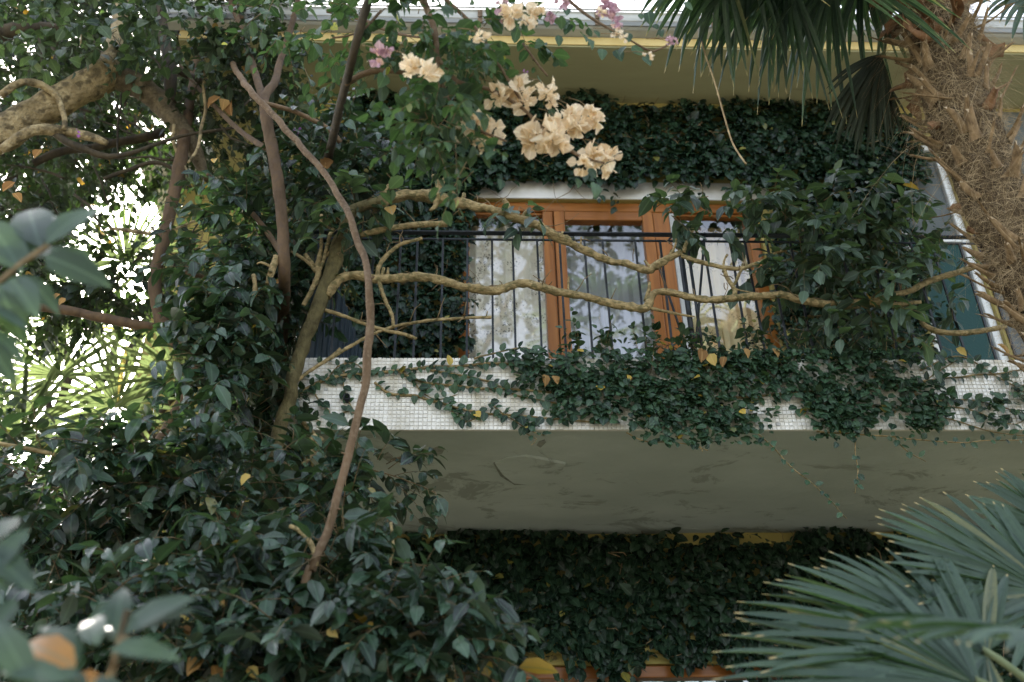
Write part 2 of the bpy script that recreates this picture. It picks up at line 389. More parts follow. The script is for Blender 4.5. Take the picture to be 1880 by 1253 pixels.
M['crack'] = paint_mat('cracked plaster', (0.17, 0.18, 0.15), (0.30, 0.31, 0.27), 30, 0.9)
M['grout'] = paint_mat('grout', (0.60, 0.58, 0.53), (0.69, 0.67, 0.61), 14, 0.9)
M['white_wall'] = paint_mat('white render', (0.55, 0.54, 0.52), (0.68, 0.67, 0.64), 5, 0.85)
M['grey_wall'] = paint_mat('grey render', (0.085, 0.098, 0.098), (0.13, 0.145, 0.145), 2, 0.85)
M['wood'] = wood_mat('varnished wood upright', (0.20, 0.070, 0.014), (0.34, 0.135, 0.030), 2)
M['wood_h'] = wood_mat('varnished wood across', (0.19, 0.066, 0.013), (0.32, 0.125, 0.028), 0)
M['iron'] = paint_mat('black iron', (0.010, 0.013, 0.016), (0.03, 0.036, 0.042), 30, 0.42, 0.2, 0.002)
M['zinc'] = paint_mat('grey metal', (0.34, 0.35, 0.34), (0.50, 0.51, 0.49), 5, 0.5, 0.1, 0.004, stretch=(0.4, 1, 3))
M['zinc_dark'] = paint_mat('darker grey metal', (0.17, 0.18, 0.175), (0.26, 0.27, 0.26), 5, 0.5, 0.1, 0.004, stretch=(0.4, 1, 3))  # same metal as the gutter in a darker tone
M['rust'] = paint_mat('rusty strap', (0.10, 0.065, 0.04), (0.2, 0.14, 0.09), 20, 0.8)
M['white_frame'] = paint_mat('white frame', (0.62, 0.63, 0.62), (0.74, 0.75, 0.73), 8, 0.45)
M['blue_board'] = paint_mat('blue black board', (0.018, 0.03, 0.04), (0.04, 0.06, 0.075), 8, 0.5, 0.3, 0.004, stretch=(3, 3, 0.4))
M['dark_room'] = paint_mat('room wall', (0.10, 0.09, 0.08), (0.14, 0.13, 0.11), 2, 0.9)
M['ground'] = paint_mat('garden ground', (0.15, 0.14, 0.11), (0.24, 0.225, 0.185), 1.5, 0.95, 0.6, 0.05, stain=((0.08, 0.10, 0.045), 0.5, 0.56))
M['glass'] = glass_mat('window glass', 2.35)
M['curtain_floral'] = curtain_mat('floral net curtain', (0.70, 0.66, 0.54), (0.12, 0.11, 0.08), 0.9)
M['curtain_grey'] = curtain_mat('plain sheer curtain', (0.28, 0.29, 0.295), (0.2, 0.2, 0.2), 0.1)
M['curtain_cream'] = curtain_mat('cream curtain', (0.66, 0.55, 0.31), (0.16, 0.14, 0.07), 0.8)
M['curtain_teal'] = curtain_mat('teal curtain', (0.15, 0.27, 0.28), (0.15, 0.25, 0.27), 0.1)
M['fruit'] = paint_mat('unripe fruit skin', (0.28, 0.36, 0.20), (0.38, 0.45, 0.27), 8, 0.4, 0.2, 0.003)
m, n_, l_, b_ = new_mat('frosted teal glass'); M['teal'] = m
b_.inputs['Specular IOR Level'].default_value = 0.12
b_.inputs['Base Color'].default_value = (0.016, 0.055, 0.05, 1); b_.inputs['Roughness'].default_value = 0.4
_t = n_.new('ShaderNodeTexCoord'); _v = n_.new('ShaderNodeTexVoronoi'); _v.inputs['Scale'].default_value = 70; l_.new(_t.outputs['Object'], _v.inputs['Vector'])
_b = n_.new('ShaderNodeBump'); _b.inputs['Strength'].default_value = 0.35; _b.inputs['Distance'].default_value = 0.004; l_.new(_v.outputs['Distance'], _b.inputs['Height']); l_.new(_b.outputs[0], b_.inputs['Normal'])
m, n_, l_, b_ = new_mat('glass mosaic'); M['mosaic'] = m
_a = n_.new('ShaderNodeAttribute'); _a.attribute_name = 'luv'; _s = n_.new('ShaderNodeSeparateXYZ'); l_.new(_a.outputs['Vector'], _s.inputs[0])
_r = ramp(n_, [(0.0, (0.70, 0.675, 0.61)), (0.5, (0.77, 0.75, 0.69)), (0.975, (0.82, 0.80, 0.745)), (0.983, (0.52, 0.515, 0.48)), (1.0, (0.40, 0.40, 0.385))]); l_.new(_s.outputs['Z'], _r.inputs[0])
_t = n_.new('ShaderNodeTexCoord'); _n = n_.new('ShaderNodeTexNoise'); _n.inputs['Scale'].default_value = 2.4; _n.inputs['Detail'].default_value = 8; l_.new(_t.outputs['Object'], _n.inputs['Vector'])
_mp = n_.new('ShaderNodeMapping'); _mp.inputs['Scale'].default_value = (3.5, 1, .9); l_.new(_t.outputs['Object'], _mp.inputs[0]); l_.new(_mp.outputs[0], _n.inputs['Vector'])
_q = ramp(n_, [(0.34, (0.66, 0.63, 0.55)), (0.52, (1, 1, 1))]); l_.new(_n.outputs['Fac'], _q.inputs[0])
_m = n_.new('ShaderNodeMix'); _m.data_type = 'RGBA'; _m.blend_type = 'MULTIPLY'; _m.inputs[0].default_value = 1; l_.new(_r.outputs[0], _m.inputs[6]); l_.new(_q.outputs[0], _m.inputs[7]); l_.new(_m.outputs[2], b_.inputs['Base Color'])
b_.inputs['Roughness'].default_value = 0.3

# ------------------------------------------------------------------ foliage helpers
_TF = {  # (t, s, fold) templates: full leaf, coarse leaf
    'full': (np.array([0, .2, .2, .2, .5, .5, .5, .8, .8, .8, 1.0]), np.array([0, -.78, 0, .78, -1, 0, 1, -.58, 0, .58, 0]),
             np.array([(1, 2, 5, 4), (2, 3, 6, 5), (4, 5, 8, 7), (5, 6, 9, 8)]), np.array([(0, 2, 1), (0, 3, 2), (7, 8, 10), (8, 9, 10)])),
    'low': (np.array([0, .42, .42, .42, 1.0]), np.array([0, -1, 0, 1, 0]), np.zeros((0, 4), int), np.array([(0, 2, 1), (0, 3, 2), (1, 2, 4), (2, 3, 4)])),
}
def leaf_arrays(B, A, N, L, W, K, tint, fold=0.25, tpl='full', wave=0.0):
    t, s, Q, T = _TF[tpl]
    n, k = len(B), len(t)
    A = norm(A); N = norm(N - A * (A * N).sum(1, keepdims=True)); S = np.cross(A, N)
    K = np.where(np.abs(K) < 0.05, 0.05, K)[:, None]
    x = np.sin(K * t) / K; z = -(1 - np.cos(K * t)) / K
    z = z + fold * np.abs(s)[None] * W[:, None]
    if wave: z = z + wave * rng.normal(0, 1, (n, k)) * (s != 0)[None] * W[:, None]
    V = (B[:, None] + A[:, None] * (L[:, None] * x)[..., None] + N[:, None] * (L[:, None] * z)[..., None] + S[:, None] * ((L * W)[:, None] * s[None])[..., None])
    o = (np.arange(n) * k)[:, None, None]
    luv = np.stack([np.broadcast_to(s, (n, k)), np.broadcast_to(t, (n, k)), np.broadcast_to(tint[:, None], (n, k))], -1)
    return V.reshape(-1, 3), (Q[None] + o).reshape(-1, 4), (T[None] + o).reshape(-1, 3), luv.reshape(-1, 3)
class Leaves:
    def __init__(self): self.d = []
    def add(self, B, A, N, L, W, K):
        n = len(B)
        f = lambda v: np.broadcast_to(np.asarray(v, float), (n,)).copy()
        self.d.append((np.asarray(B, float), np.asarray(A, float), np.asarray(N, float), f(L), f(W), f(K)))
    def cat(self): return [np.concatenate([q[i] for q in self.d]) for i in range(6)]
_leaf_lib = {}
def leaf_lib(key, mat, W, fold, wave):
    if key not in _leaf_lib:
        ms = []
        for i in range(8):
            V, Q, T, luv = leaf_arrays(np.zeros((1, 3)), np.array([[1., 0, 0]]), np.array([[0, 0, 1.]]), np.ones(1), np.array([W * rng.uniform(.88, 1.12)]),
                                       np.array([rng.uniform(.1, 1.0)]), np.array([rng.uniform(0, .9)]), fold * rng.uniform(.5, 1.4), 'full', wave)
            me = mesh_np('leaf', V, [Q, T], luv); me.materials.append(mat); ms.append(me)
        _leaf_lib[key] = ms
    return _leaf_lib[key]
def place_leaf(me, B, A, N, L, parent, name='leaf'):
    A = norm(np.asarray(A, float)); N = np.asarray(N, float); N = norm(N - A * np.dot(A, N)); S = np.cross(N, A)
    o = bpy.data.objects.new(name, me); COL.objects.link(o)
    adopt(o, parent)
    o.matrix_basis = Matrix(((A[0] * L, S[0] * L, N[0] * L, B[0]), (A[1] * L, S[1] * L, N[1] * L, B[1]), (A[2] * L, S[2] * L, N[2] * L, B[2]), (0, 0, 0, 1)))
    return o
SKY_GAPS = [(215, 412, 44), (268, 395, 34), (235, 355, 26), (290, 455, 30), (320, 400, 30), (235, 700, 90), (315, 655, 60), (180, 780, 65), (300, 760, 55), (110, 740, 60), (50, 690, 34), (330, 85, 22), (382, 118, 24), (405, 205, 24), (425, 292, 26), (412, 60, 16), (52, 88, 14), (66, 104, 14), (90, 140, 12), (25, 150, 12), (30, 190, 12), (60, 178, 10), (20, 330, 24), (50, 345, 20), (120, 62, 8), (300, 100, 14), (350, 62, 12), (10, 120, 10), (270, 130, 10), (370, 440, 30), (350, 370, 34), (390, 480, 24), (140, 300, 14), (210, 195, 12), (260, 330, 20)]
def clear_gaps(lv, f=1.0, sunlit=True):
    """leave the openings in the canopy where light comes through: no leaf grows there."""
    for k, (B, A, N, L, W, K) in enumerate(lv.d):
        pr = project(B + norm(A) * (L * .5)[:, None])
        keep = np.ones(len(B), bool)
        for (x, y, r) in SKY_GAPS:
            d = np.hypot(pr[:, 0] - x, pr[:, 1] - y)
            keep &= d > r * f * rng.uniform(.2, 1.15, len(B))
        if sunlit:                                        # and none between the palms and the sun
            for Q in (P(215, 745, 3.0), P(300, 690, 2.6), P(110, 690, 3.2), P(230, 480, 3.6), P(240, 660, 3.0)):
                v = B - Q; al = v @ np.array(_sd); d = np.linalg.norm(v - al[:, None] * np.array(_sd), axis=1)
                keep &= ~((al > .3) & (d < .75 * rng.uniform(.5, 1.2, len(B))))
        lv.d[k] = tuple(q[keep] for q in (B, A, N, L, W, K))
def foliage(lv, mat, parent, parts=300, name='foliage', fold=0.25, wave=0.03, tpl='full', cell=26, leafname='leaf'):
    """The leaves that show largest become parts of their own, the rest one mass."""
    B, A, N, L, W, K = lv.cat()
    n = len(B)
    pick = np.zeros(n, bool)
    if parts:
        pr = project(B + norm(A) * (L * .5)[:, None])
        inside = (pr[:, 0] > 5) & (pr[:, 0] < 1875) & (pr[:, 1] > 5) & (pr[:, 1] < 1248) & (((B - CAM) @ FW) > 0.3)
        size = L / pr[:, 2]
        key = (pr[:, 0] // cell).astype(int) * 4096 + (pr[:, 1] // cell).astype(int)
        order = np.argsort(pr[:, 2]); seen = set(); cand = []
        for i in order:
            if inside[i] and key[i] not in seen:
                seen.add(key[i]); cand.append(i)
        cand = sorted(cand, key=lambda i: -size[i])[:parts]
        pick[cand] = True
        ms = leaf_lib((mat.name, round(float(np.mean(W)), 2)), mat, float(np.mean(W)), fold, wave)
        for i in cand: place_leaf(ms[random.randrange(8)], B[i], A[i], N[i], L[i], parent, leafname)
    q = ~pick
    if q.sum():
        V, Q, T, luv = leaf_arrays(B[q], A[q], N[q], L[q], W[q], K[q], rng.uniform(0, 1, q.sum()), fold, tpl, wave)
        obj(name, mesh_np(name, V, [Q, T] if len(Q) else [T], luv), mat, parent, 'stuff')
    return pick.sum(), n
def unit(n):
    return norm(rng.normal(0, 1, (n, 3)))
def ell_points(blobs, n):
    """points in ellipsoids given as (px, py, Y, rx px, ry px, depth m, weight)."""
    w = np.array([b[6] for b in blobs], float); w /= w.sum()
    out, cen = [], []
    for b, k in zip(blobs, rng.multinomial(n, w)):
        c = P(b[0], b[1], b[2]); s = pxsize(c)
        u = unit(k) * (rng.uniform(0, 1, k) ** 0.42)[:, None]
        q = c + u[:, :1] * RT * (b[3] * s) + u[:, 1:2] * UP * (b[4] * s) + u[:, 2:] * np.array([0, 1., 0]) * b[5]
        out.append(q); cen.append(np.repeat(c[None], k, 0))
    return np.concatenate(out), np.concatenate(cen)
def twigs(lv, tw, S, D, length, nleaf, leafL, W, droop=0.35, up=1.0, spread=0.9, lj=0.4, rad=0.0022, K=(0.1, 0.9), face=0.0):
    """leafy twigs: starts S, directions D. Leaves go into lv, tubes into tw."""
    n = len(S)
    D = norm(D)
    ln = length * rng.uniform(.6, 1.35, n)
    ph = rng.uniform(0, 6.28, n)
    ref = norm(np.cross(D, np.array([0, 0, 1.]) + 0.15 * rng.normal(0, 1, (n, 3))))
    for k in range(nleaf):
        s = (k + rng.uniform(.2, .8, n)) / nleaf
        s = 0.12 + 0.88 * s
        p = S + D * (ln * s)[:, None]; p[:, 2] -= droop * ln * s ** 2
        T = D.copy(); T[:, 2] -= 2 * droop * s; T = norm(T)
        a = ph + k * 2.4
        side = ref * np.where(k % 2, 1., -1.) * 0.85 + np.cross(T, ref) * np.sin(a)[:, None] * 0.55
        tipf = np.where(s > .9, 1.0, 0.0)[:, None]
        A = norm(T * (.45 + tipf) + side * spread * (1 - .7 * tipf) + rng.normal(0, .28, (n, 3)) + np.array([0, 0, -.28]))
        N = np.array([0, 0, up]) + rng.normal(0, .42, (n, 3)) + np.array([0, -face, 0])
        L = leafL * (1 + lj * rng.normal(0, 1, n)).clip(.5, 1.6) * np.where(s > .85, .75, 1)
        lv.add(p, A, N, L, W * rng.uniform(.85, 1.15, n), rng.uniform(K[0], K[1], n))
    if tw is not None:
        for i in range(n):
            ss = np.linspace(0, 1, 5)
            q = S[i] + D[i] * (ln[i] * ss)[:, None]; q[:, 2] -= droop * ln[i] * ss ** 2
            tw.append(np.concatenate([q, (rad * (1.15 - ss))[:, None]], 1))

# ------------------------------------------------------------------ ground
g = np.linspace(-1, 1, 41)
gx = np.sign(g) * np.abs(g) ** 3 * 400
GX, GY = np.meshgrid(gx, gx)
GZ = np.array([0.04 * noise.noise((x * .5, y * .5, 0)) for x, y in zip(GX.ravel(), GY.ravel())])
i = np.arange(40); I, J = np.meshgrid(i, i)
gF = np.stack([J * 41 + I, J * 41 + I + 1, (J + 1) * 41 + I + 1, (J + 1) * 41 + I], -1).reshape(-1, 4)
obj('ground', mesh_np('ground', np.stack([GX.ravel(), GY.ravel(), GZ], 1), [gF]), M['ground'], None, 'structure')

# ------------------------------------------------------------------ the house
Z0, FH, WY = 3.753, 0.40, 1.47            # underside of the balcony, height of the mosaic band, wall plane
ZF, ZR = 4.02, 4.965                      # balcony floor, hand rail
XL, XR = -0.38, 7.0
ZS = 7.43                                 # eaves soffit
house = thing('house', 'ochre painted house overgrown with creepers, with a mosaic edged balcony', 'house', (2.5, WY, 0))
def wall_open(name, x0, x1, z0, z1, y, depth, holes, mat):
    xs = sorted({x0, x1, *[h[0] for h in holes], *[h[1] for h in holes]}); zs = sorted({z0, z1, *[h[2] for h in holes], *[h[3] for h in holes]})
    V, F = [], []
    def quad(*p):
        b = len(V); V.extend(p); F.append((b, b + 1, b + 2, b + 3))
    for a, b in zip(xs, xs[1:]):
        for c, d in zip(zs, zs[1:]):
            if any(h[0] <= a and b <= h[1] and h[2] <= c and d <= h[3] for h in holes): continue
            quad((a, y, c), (b, y, c), (b, y, d), (a, y, d)); quad((a, y + depth, d), (b, y + depth, d), (b, y + depth, c), (a, y + depth, c))
    for h in holes:
        a, b, c, d = h
        quad((a, y, c), (a, y + depth, c), (a, y + depth, d), (a, y, d)); quad((b, y, d), (b, y + depth, d), (b, y + depth, c), (b, y, c))
        quad((a, y, d), (a, y + depth, d), (b, y + depth, d), (b, y, d)); quad((a, y + depth, c), (a, y, c), (b, y, c), (b, y + depth, c))
    quad((x0, y, z0), (x0, y, z1), (x0, y + depth, z1), (x0, y + depth, z0)); quad((x1, y, z1), (x1, y, z0), (x1, y + depth, z0), (x1, y + depth, z1))
    return obj(name, mesh_np(name, V, [F], smooth=False), mat, house)
DX0, DX1, DZ = 0.80, 3.02, 6.42           # balcony door opening
TX0, TX1, TZ = 4.08, 4.60, 7.05           # tall teal glazed door
LX0, LX1, LZ = 0.80, 2.80, 3.02           # window of the floor below
wall_open('front_wall', XL, XR, 0, ZS, WY, 0.22, [(DX0, DX1, ZF, DZ), (TX0, TX1, ZF, TZ), (LX0, LX1, 1.7, LZ)], M['yellow'])
boxes('side_wall', [(XL, XL + 0.2, WY + 0.222, 8.5, 0, ZS)], M['yellow'], house)
boxes('far_side_wall', [(XR - 0.2, XR, WY + 0.222, 8.5, 0, ZS)], M['yellow'], house)
boxes('rear_wall', [(XL, XR, 8.502, 8.7, 0, ZS)], M['yellow'], house)
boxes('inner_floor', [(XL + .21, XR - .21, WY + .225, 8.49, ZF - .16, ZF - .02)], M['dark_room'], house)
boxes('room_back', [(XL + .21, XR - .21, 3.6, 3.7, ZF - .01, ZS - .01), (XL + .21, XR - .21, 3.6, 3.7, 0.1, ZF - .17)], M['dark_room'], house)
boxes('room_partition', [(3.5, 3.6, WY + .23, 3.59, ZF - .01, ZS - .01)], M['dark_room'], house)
boxes('lintel', [(DX0 - .12, DX1 + .12, WY - .012, WY - .002, DZ + 0.003, DZ + .17)], M['white_wall'], house, .003)
boxes('grey_panel', [(3.72, TX0 - .02, WY - .014, WY - .002, 5.9, ZS - .05), (TX1 + .02, XR - .02, WY - .014, WY - .002, ZF, ZS - .05)], M['grey_wall'], house, .003)
# eaves: soffit slab, ochre edge, gutter with straps
EY = 0.90
boxes('eaves_slab', [(XL - .9, XR + .6, EY, 9.3, ZS, ZS + .085)], M['soffit'], house)
boxes('eaves_edge', [(XL - .9, XR + .6, EY - .012, EY - .002, ZS + .012, ZS + .095)], M['ochre_edge'], house, .003)
gx0, gx1 = XL - 1.0, XR + .7
prof = [(EY - .004, ZS + .10), (EY - .08, ZS + .10), (EY - .10, ZS + .108), (EY - .108, ZS + .155), (EY - .118, ZS + .162), (EY - .122, ZS + .222), (EY - .135, ZS + .236), (EY - .128, ZS + .245), (EY - .01, ZS + .24)]
V = [(gx0, *p) for p in prof] + [(gx1, *p) for p in prof]
k = len(prof)
gt = obj('gutter', mesh_np('gutter', V, [[(i, i + 1, k + i + 1, k + i) for i in range(k - 1)]], smooth=False), M['zinc'], house)
boxes('gutter_lip', [(gx0, gx1, EY - .142, EY - .129, ZS + .248, ZS + .262)], M['zinc'], gt, .004)
boxes('gutter_lower_strip', [(gx0, gx1, EY - .115, EY - .112, ZS + .110, ZS + .154)], M['zinc_dark'], gt)  # thin darker strip over the gutter's lower front face
for x in np.arange(gx0 + .55, gx1, .88):
    boxes('strap', [(x, x + .035, EY - .135, EY - .124, ZS + .16, ZS + .238), (x, x + .035, EY - .123, EY - .116, ZS + .105, ZS + .159)], M['rust'], gt, .003)
V = [(XL - 1, EY, ZS + .2), (XR + .7, EY, ZS + .2), (XR + .7, 5, ZS + 1.5), (XL - 1, 5, ZS + 1.5), (XR + .7, 9.3, ZS + .3), (XL - 1, 9.3, ZS + .3)]
obj('roof', mesh_np('roof', V, [[(0, 1, 2, 3), (3, 2, 4, 5)]], smooth=False), M['rust'], house)

# balcony: slab with a hand-floated underside, upstand, mosaic band
bl = PZ(648, 975, Z0)
NX, NY = 90, 26
V, F = [], []
for j in range(NY + 1):
    v = j / NY
    y = 0.012 + v * (WY - .016)
    xl = 0.02 + (bl[0] / bl[1]) * y
    for i in range(NX + 1):
        x = xl + (6.2 - xl) * i / NX
        z = Z0 + .014 + .008 * noise.noise((x * 1.6, y * 3, 0)) + .005 * noise.noise((x * 6, y * 9, 3)) + .03 * v * v
        if j == 0: z = Z0 + .012
        V.append((x, y, z))
F = [(j * (NX + 1) + i, (j + 1) * (NX + 1) + i, (j + 1) * (NX + 1) + i + 1, j * (NX + 1) + i + 1) for j in range(NY) for i in range(NX)]
und = obj('balcony_underside', mesh_np('balcony_underside', V, [F]), M['slab'], house)
V = [(0.02, .012, Z0 + .05), (6.2, .012, Z0 + .05), (6.2, WY - .003, Z0 + .05), (.02 + bl[0] / bl[1] * WY, WY - .003, Z0 + .05)]
V += [(x, y, ZF) for x, y, z in V]
slab = obj('balcony_slab', mesh_np('balcony_slab', V, [[(4, 5, 6, 7), (0, 1, 5, 4), (1, 2, 6, 5), (3, 0, 4, 7), (0, 3, 2, 1)]], smooth=False), M['slab'], house)
V = [(.02, .012, Z0 + .012), (.02, .012, Z0 + .05), (.02 + bl[0] / bl[1] * WY, WY - .004, Z0 + .05), (.02 + bl[0] / bl[1] * WY, WY - .004, Z0 + .04)]
obj('balcony_side', mesh_np('balcony_side', V, [[(0, 1, 2, 3)]], smooth=False), M['slab'], house)
boxes('balcony_upstand', [(0.0, 6.2, -.002, .010, Z0 + .001, Z0 + FH - .004), (0.0, 6.2, .0105, .11, ZF + .002, Z0 + FH - .004)], M['grout'], house)
pitch = FH / 19
tV, tF, tL = [], [], []
cols = int(6.2 / pitch)
for j in range(19):
    for i in range(cols):
        if random.random() < 0.004: continue
        h = pitch * .5 - .0009 - random.random() * .0004
        cx, cz = (i + .5) * pitch + random.gauss(0, .0005), Z0 + (j + .5) * pitch + random.gauss(0, .0005)
        d = .0065 + random.gauss(0, .0006); tx, tz = random.gauss(0, .028), random.gauss(0, .028)
        b = len(tV)
        for (sx, sz) in ((-1, -1), (1, -1), (1, 1), (-1, 1)):
            tV.append((cx + sx * h, -.0015, cz + sz * h))
        for (sx, sz) in ((-1, -1), (1, -1), (1, 1), (-1, 1)):
            q = h - .0009
            tV.append((cx + sx * q, -d + tx * sx * q + tz * sz * q, cz + sz * q))
        tF += [(b + 4, b + 5, b + 6, b + 7), (b, b + 1, b + 5, b + 4), (b + 1, b + 2, b + 6, b + 5), (b + 2, b + 3, b + 7, b + 6), (b + 3, b, b + 4, b + 7)]
        t = random.random() * .97
        if random.random() < .006: t = random.uniform(.984, 1)
        tL += [(0, 0, t)] * 8
obj('mosaic_tiles', mesh_np('mosaic_tiles', tV, [tF], tL, smooth=False), M['mosaic'], house, 'stuff')
# plaster flake and cracks on the underside, drain spout in the band
def flake(pts, name, mat, th=.006, grow=1.0, drop=0.0):
    q = [PZ(x, y, Z0 + .012) for x, y in pts]
    c0 = np.mean(q, 0); q = [c0 + (p - c0) * grow for p in q]
    zb = [Z0 + .02, Z0 + .014 - th]
    c = np.mean(q, 0)
    V = [(*p[:2], Z0 + .028) for p in q] + [(*(c[:2] + (p[:2] - c[:2]) * .97), Z0 + .0085 - drop + .002 * random.random()) for p in q]
    k = len(q)
    F4 = [(i, (i + 1) % k, k + (i + 1) % k, k + i) for i in range(k)]
    T3 = [(k, k + i + 1, k + i) for i in range(1, k - 1)]
    return obj(name, mesh_np(name, V, [F4, T3], smooth=False), mat, und)
flake([(907, 849), (930, 838), (965, 835), (1000, 842), (1040, 850), (1030, 868), (1000, 880), (972, 889), (943, 886), (921, 869)], 'plaster_flake', M['slab'], drop=.006)
for pts in ([(765, 835), (790, 830), (806, 818), (818, 822), (812, 833), (795, 838)], [(700, 838), (712, 832), (722, 840), (716, 850)], [(985, 818), (990, 812), (1000, 808), (1003, 812), (992, 822)], [(905, 850), (908, 848), (922, 870), (945, 887), (972, 890), (945, 891), (918, 874)]):
    flake(pts, 'plaster_scar', M['crack'], .004)
p = P(638, 735, -.01)
th = np.linspace(0, 2 * np.pi, 20, endpoint=False)
V, F = [], []
for (r, y) in ((.016, 0), (.016, -.05), (.0125, -.05), (.0125, .03)):
    V += [(p[0] + r * math.cos(a), y, p[2] + r * math.sin(a)) for a in th]
for k in range(3):
    F += [(k * 20 + i, (k + 1) * 20 + i, (k + 1) * 20 + (i + 1) % 20, k * 20 + (i + 1) % 20) for i in range(20)]
obj('drain_spout', mesh_np('drain_spout', V, [F]), M['iron'], house)

# railing
rail = sub_root('balcony_railing', house)
boxes('handrail', [(.03, 6.1, .014, .046, ZR - .003, ZR + .006)], M['iron'], rail, .002)
boxes('lower_bar', [(.03, 6.1, .025, .035, ZR - .047, ZR - .037)], M['iron'], rail, .001)
xa, xb = P(812, 430, .03)[0], P(1073, 430, .03)[0]
dx = (xb - xa) / 6
bal = None
zt, zb_ = ZR - .045, Z0 + FH - .004
for i in range(-4, 34):
    x = xa + dx * i
    if x > 6: break
    if bal is None:
        h = .0055
        bal = boxes('baluster', [(-h, h, -h, h, zb_, zt)], M['iron'], rail); o = bal
    else:
        o = bal.copy(); COL.objects.link(o)
    o.location = (x, .03, 0); o.rotation_euler = (0, random.gauss(0, .004), 0)
def bar(name, a, b, r, parent, mat=M['iron'] if 'iron' in M else None, sides=6):
    a, b = np.asarray(a), np.asarray(b)
    t = np.linspace(0, 1, 2)[:, None]
    return tube(name, np.concatenate([a + (b - a) * t, np.full((2, 1), r)], 1), mat, parent, sides)
pc = P(1257, 520, .03)[0]
bar('post', (pc, .03, zb_ - .05), (pc, .03, ZR), .014, rail)
bar('post', (pc + .045, .03, zb_ - .05), (pc + .045, .03, ZR), .009, rail)
bar('diagonal_bar', P(1207, 480, .028), P(1262, 645, .028), .007, rail)
bar('diagonal_bar', P(1294, 428, .028), P(1277, 640, .028), .007, rail)
for sgn, c in ((-1, (1238, 445)), (1, (1268, 448))):
    q = P(*c, .03)
    a = np.linspace(-.4, 4.6, 26)
    rr = .030 + .016 * a / 4.6
    pts = np.stack([q[0] + sgn * rr * np.cos(a), np.full(26, .028), q[2] + rr * np.sin(a), np.full(26, .005)], 1)
    tube('scroll', pts, M['iron'], rail, 6)
# boarded screen at the balcony's end
scr = sub_root('side_screen', house)
for i in range(11):
    y = .10 + i * .118
    boxes('board', [(.03 + bl[0] / bl[1] * y * .6, .055 + bl[0] / bl[1] * y * .6 + random.random() * .006, y, y + .108, ZF + .01, 5.0 + random.random() * .01)], M['blue_board'], scr, .003)

# the wooden balcony door: fixed side lights, door leaf and stiles
def glazed(name, parts_, panes, mats=('wood', 'wood_h')):
    r = sub_root(name, house)
    for nm, b, m in parts_: boxes(nm, [b], M[m], r, .006)
    for b in panes: boxes('pane', [b], M['glass'], r)
    return r
y0 = WY + .03
glazed('balcony_door', [
    ('frame_head', (DX0, DX1, y0, y0 + .10, DZ - .085, DZ - .002), 'wood_h'),
    ('frame_jamb', (DX0 + .002, DX0 + .075, y0 + .003, y0 + .10, ZF, DZ - .086), 'wood'),
    ('frame_jamb', (DX1 - .085, DX1 - .002, y0 + .003, y0 + .10, ZF, DZ - .086), 'wood'),
    ('mullion', (1.415, 1.492, y0 + .003, y0 + .10, ZF, DZ - .086), 'wood'),
    ('leaf_stile', (1.498, 1.575, y0 - .018, y0 + .06, ZF + .03, DZ - .098), 'wood'),
    ('leaf_stile', (2.155, 2.232, y0 - .018, y0 + .06, ZF + .03, DZ - .098), 'wood'),
    ('leaf_top_rail', (1.577, 2.153, y0 - .016, y0 + .058, DZ - .178, DZ - .099), 'wood_h'),
    ('leaf_bottom_rail', (1.577, 2.153, y0 - .016, y0 + .058, ZF + .03, ZF + .20), 'wood_h'),
    ('mullion', (2.238, 2.36, y0 + .003, y0 + .10, ZF, DZ - .086), 'wood'),
    ('metal_strip', (2.363, 2.40, y0 + .006, y0 + .07, ZF, DZ - .088), 'zinc'),
    ('sill', (DX0, 1.413, y0 + .003, y0 + .10, ZF, ZF + .12), 'wood_h'),
    ('sill', (2.402, DX1 - .087, y0 + .003, y0 + .10, ZF, ZF + .12), 'wood_h'),
    ('bead', (2.402, DX1 - .087, y0 + .02, y0 + .05, DZ - .105, DZ - .087), 'wood_h'),
    ('bead', (DX0 + .077, 1.413, y0 + .02, y0 + .05, DZ - .105, DZ - .087), 'wood_h'),
], [(DX0 + .07, 1.42, y0 + .05, y0 + .056, ZF + .11, DZ - .08), (1.57, 2.16, y0 + .02, y0 + .026, ZF + .19, DZ - .17), (2.395, DX1 - .08, y0 + .05, y0 + .056, ZF + .11, DZ - .08)])
y1 = WY + .03
glazed('teal_door', [
    ('frame_jamb', (TX0 + .002, TX0 + .06, y1, y1 + .07, ZF, TZ - .002), 'white_frame'),
    ('frame_jamb', (TX1 - .06, TX1 - .002, y1, y1 + .07, ZF, TZ - .002), 'white_frame'),
    ('frame_head', (TX0 + .062, TX1 - .062, y1, y1 + .07, TZ - .06, TZ - .003), 'white_frame'),
    ('transom', (TX0 + .062, TX1 - .062, y1, y1 + .07, 6.08, 6.14), 'white_frame'),
    ('teal_pane', (TX0 + .062, TX1 - .062, y1 + .03, y1 + .04, ZF + .02, 6.078), 'teal'),
    ('grey_pane', (TX0 + .062, TX1 - .062, y1 + .03, y1 + .04, 6.142, TZ - .062), 'grey_wall')], [])
y2 = WY + .03
glazed('lower_window', [
    ('frame_head', (LX0, LX1, y2, y2 + .09, LZ - .07, LZ - .002), 'wood_h'),
    ('frame_jamb', (LX0 + .002, LX0 + .07, y2 + .003, y2 + .09, 1.7, LZ - .072), 'wood'),
    ('frame_jamb', (LX1 - .07, LX1 - .002, y2 + .003, y2 + .09, 1.7, LZ - .072), 'wood'),
    ('mullion', (1.73, 1.82, y2 + .003, y2 + .09, 1.7, LZ - .072), 'wood')],
    [(LX0 + .065, 1.735, y2 + .05, y2 + .056, 1.71, LZ - .068), (1.815, LX1 - .065, y2 + .05, y2 + .056, 1.71, LZ - .068)])
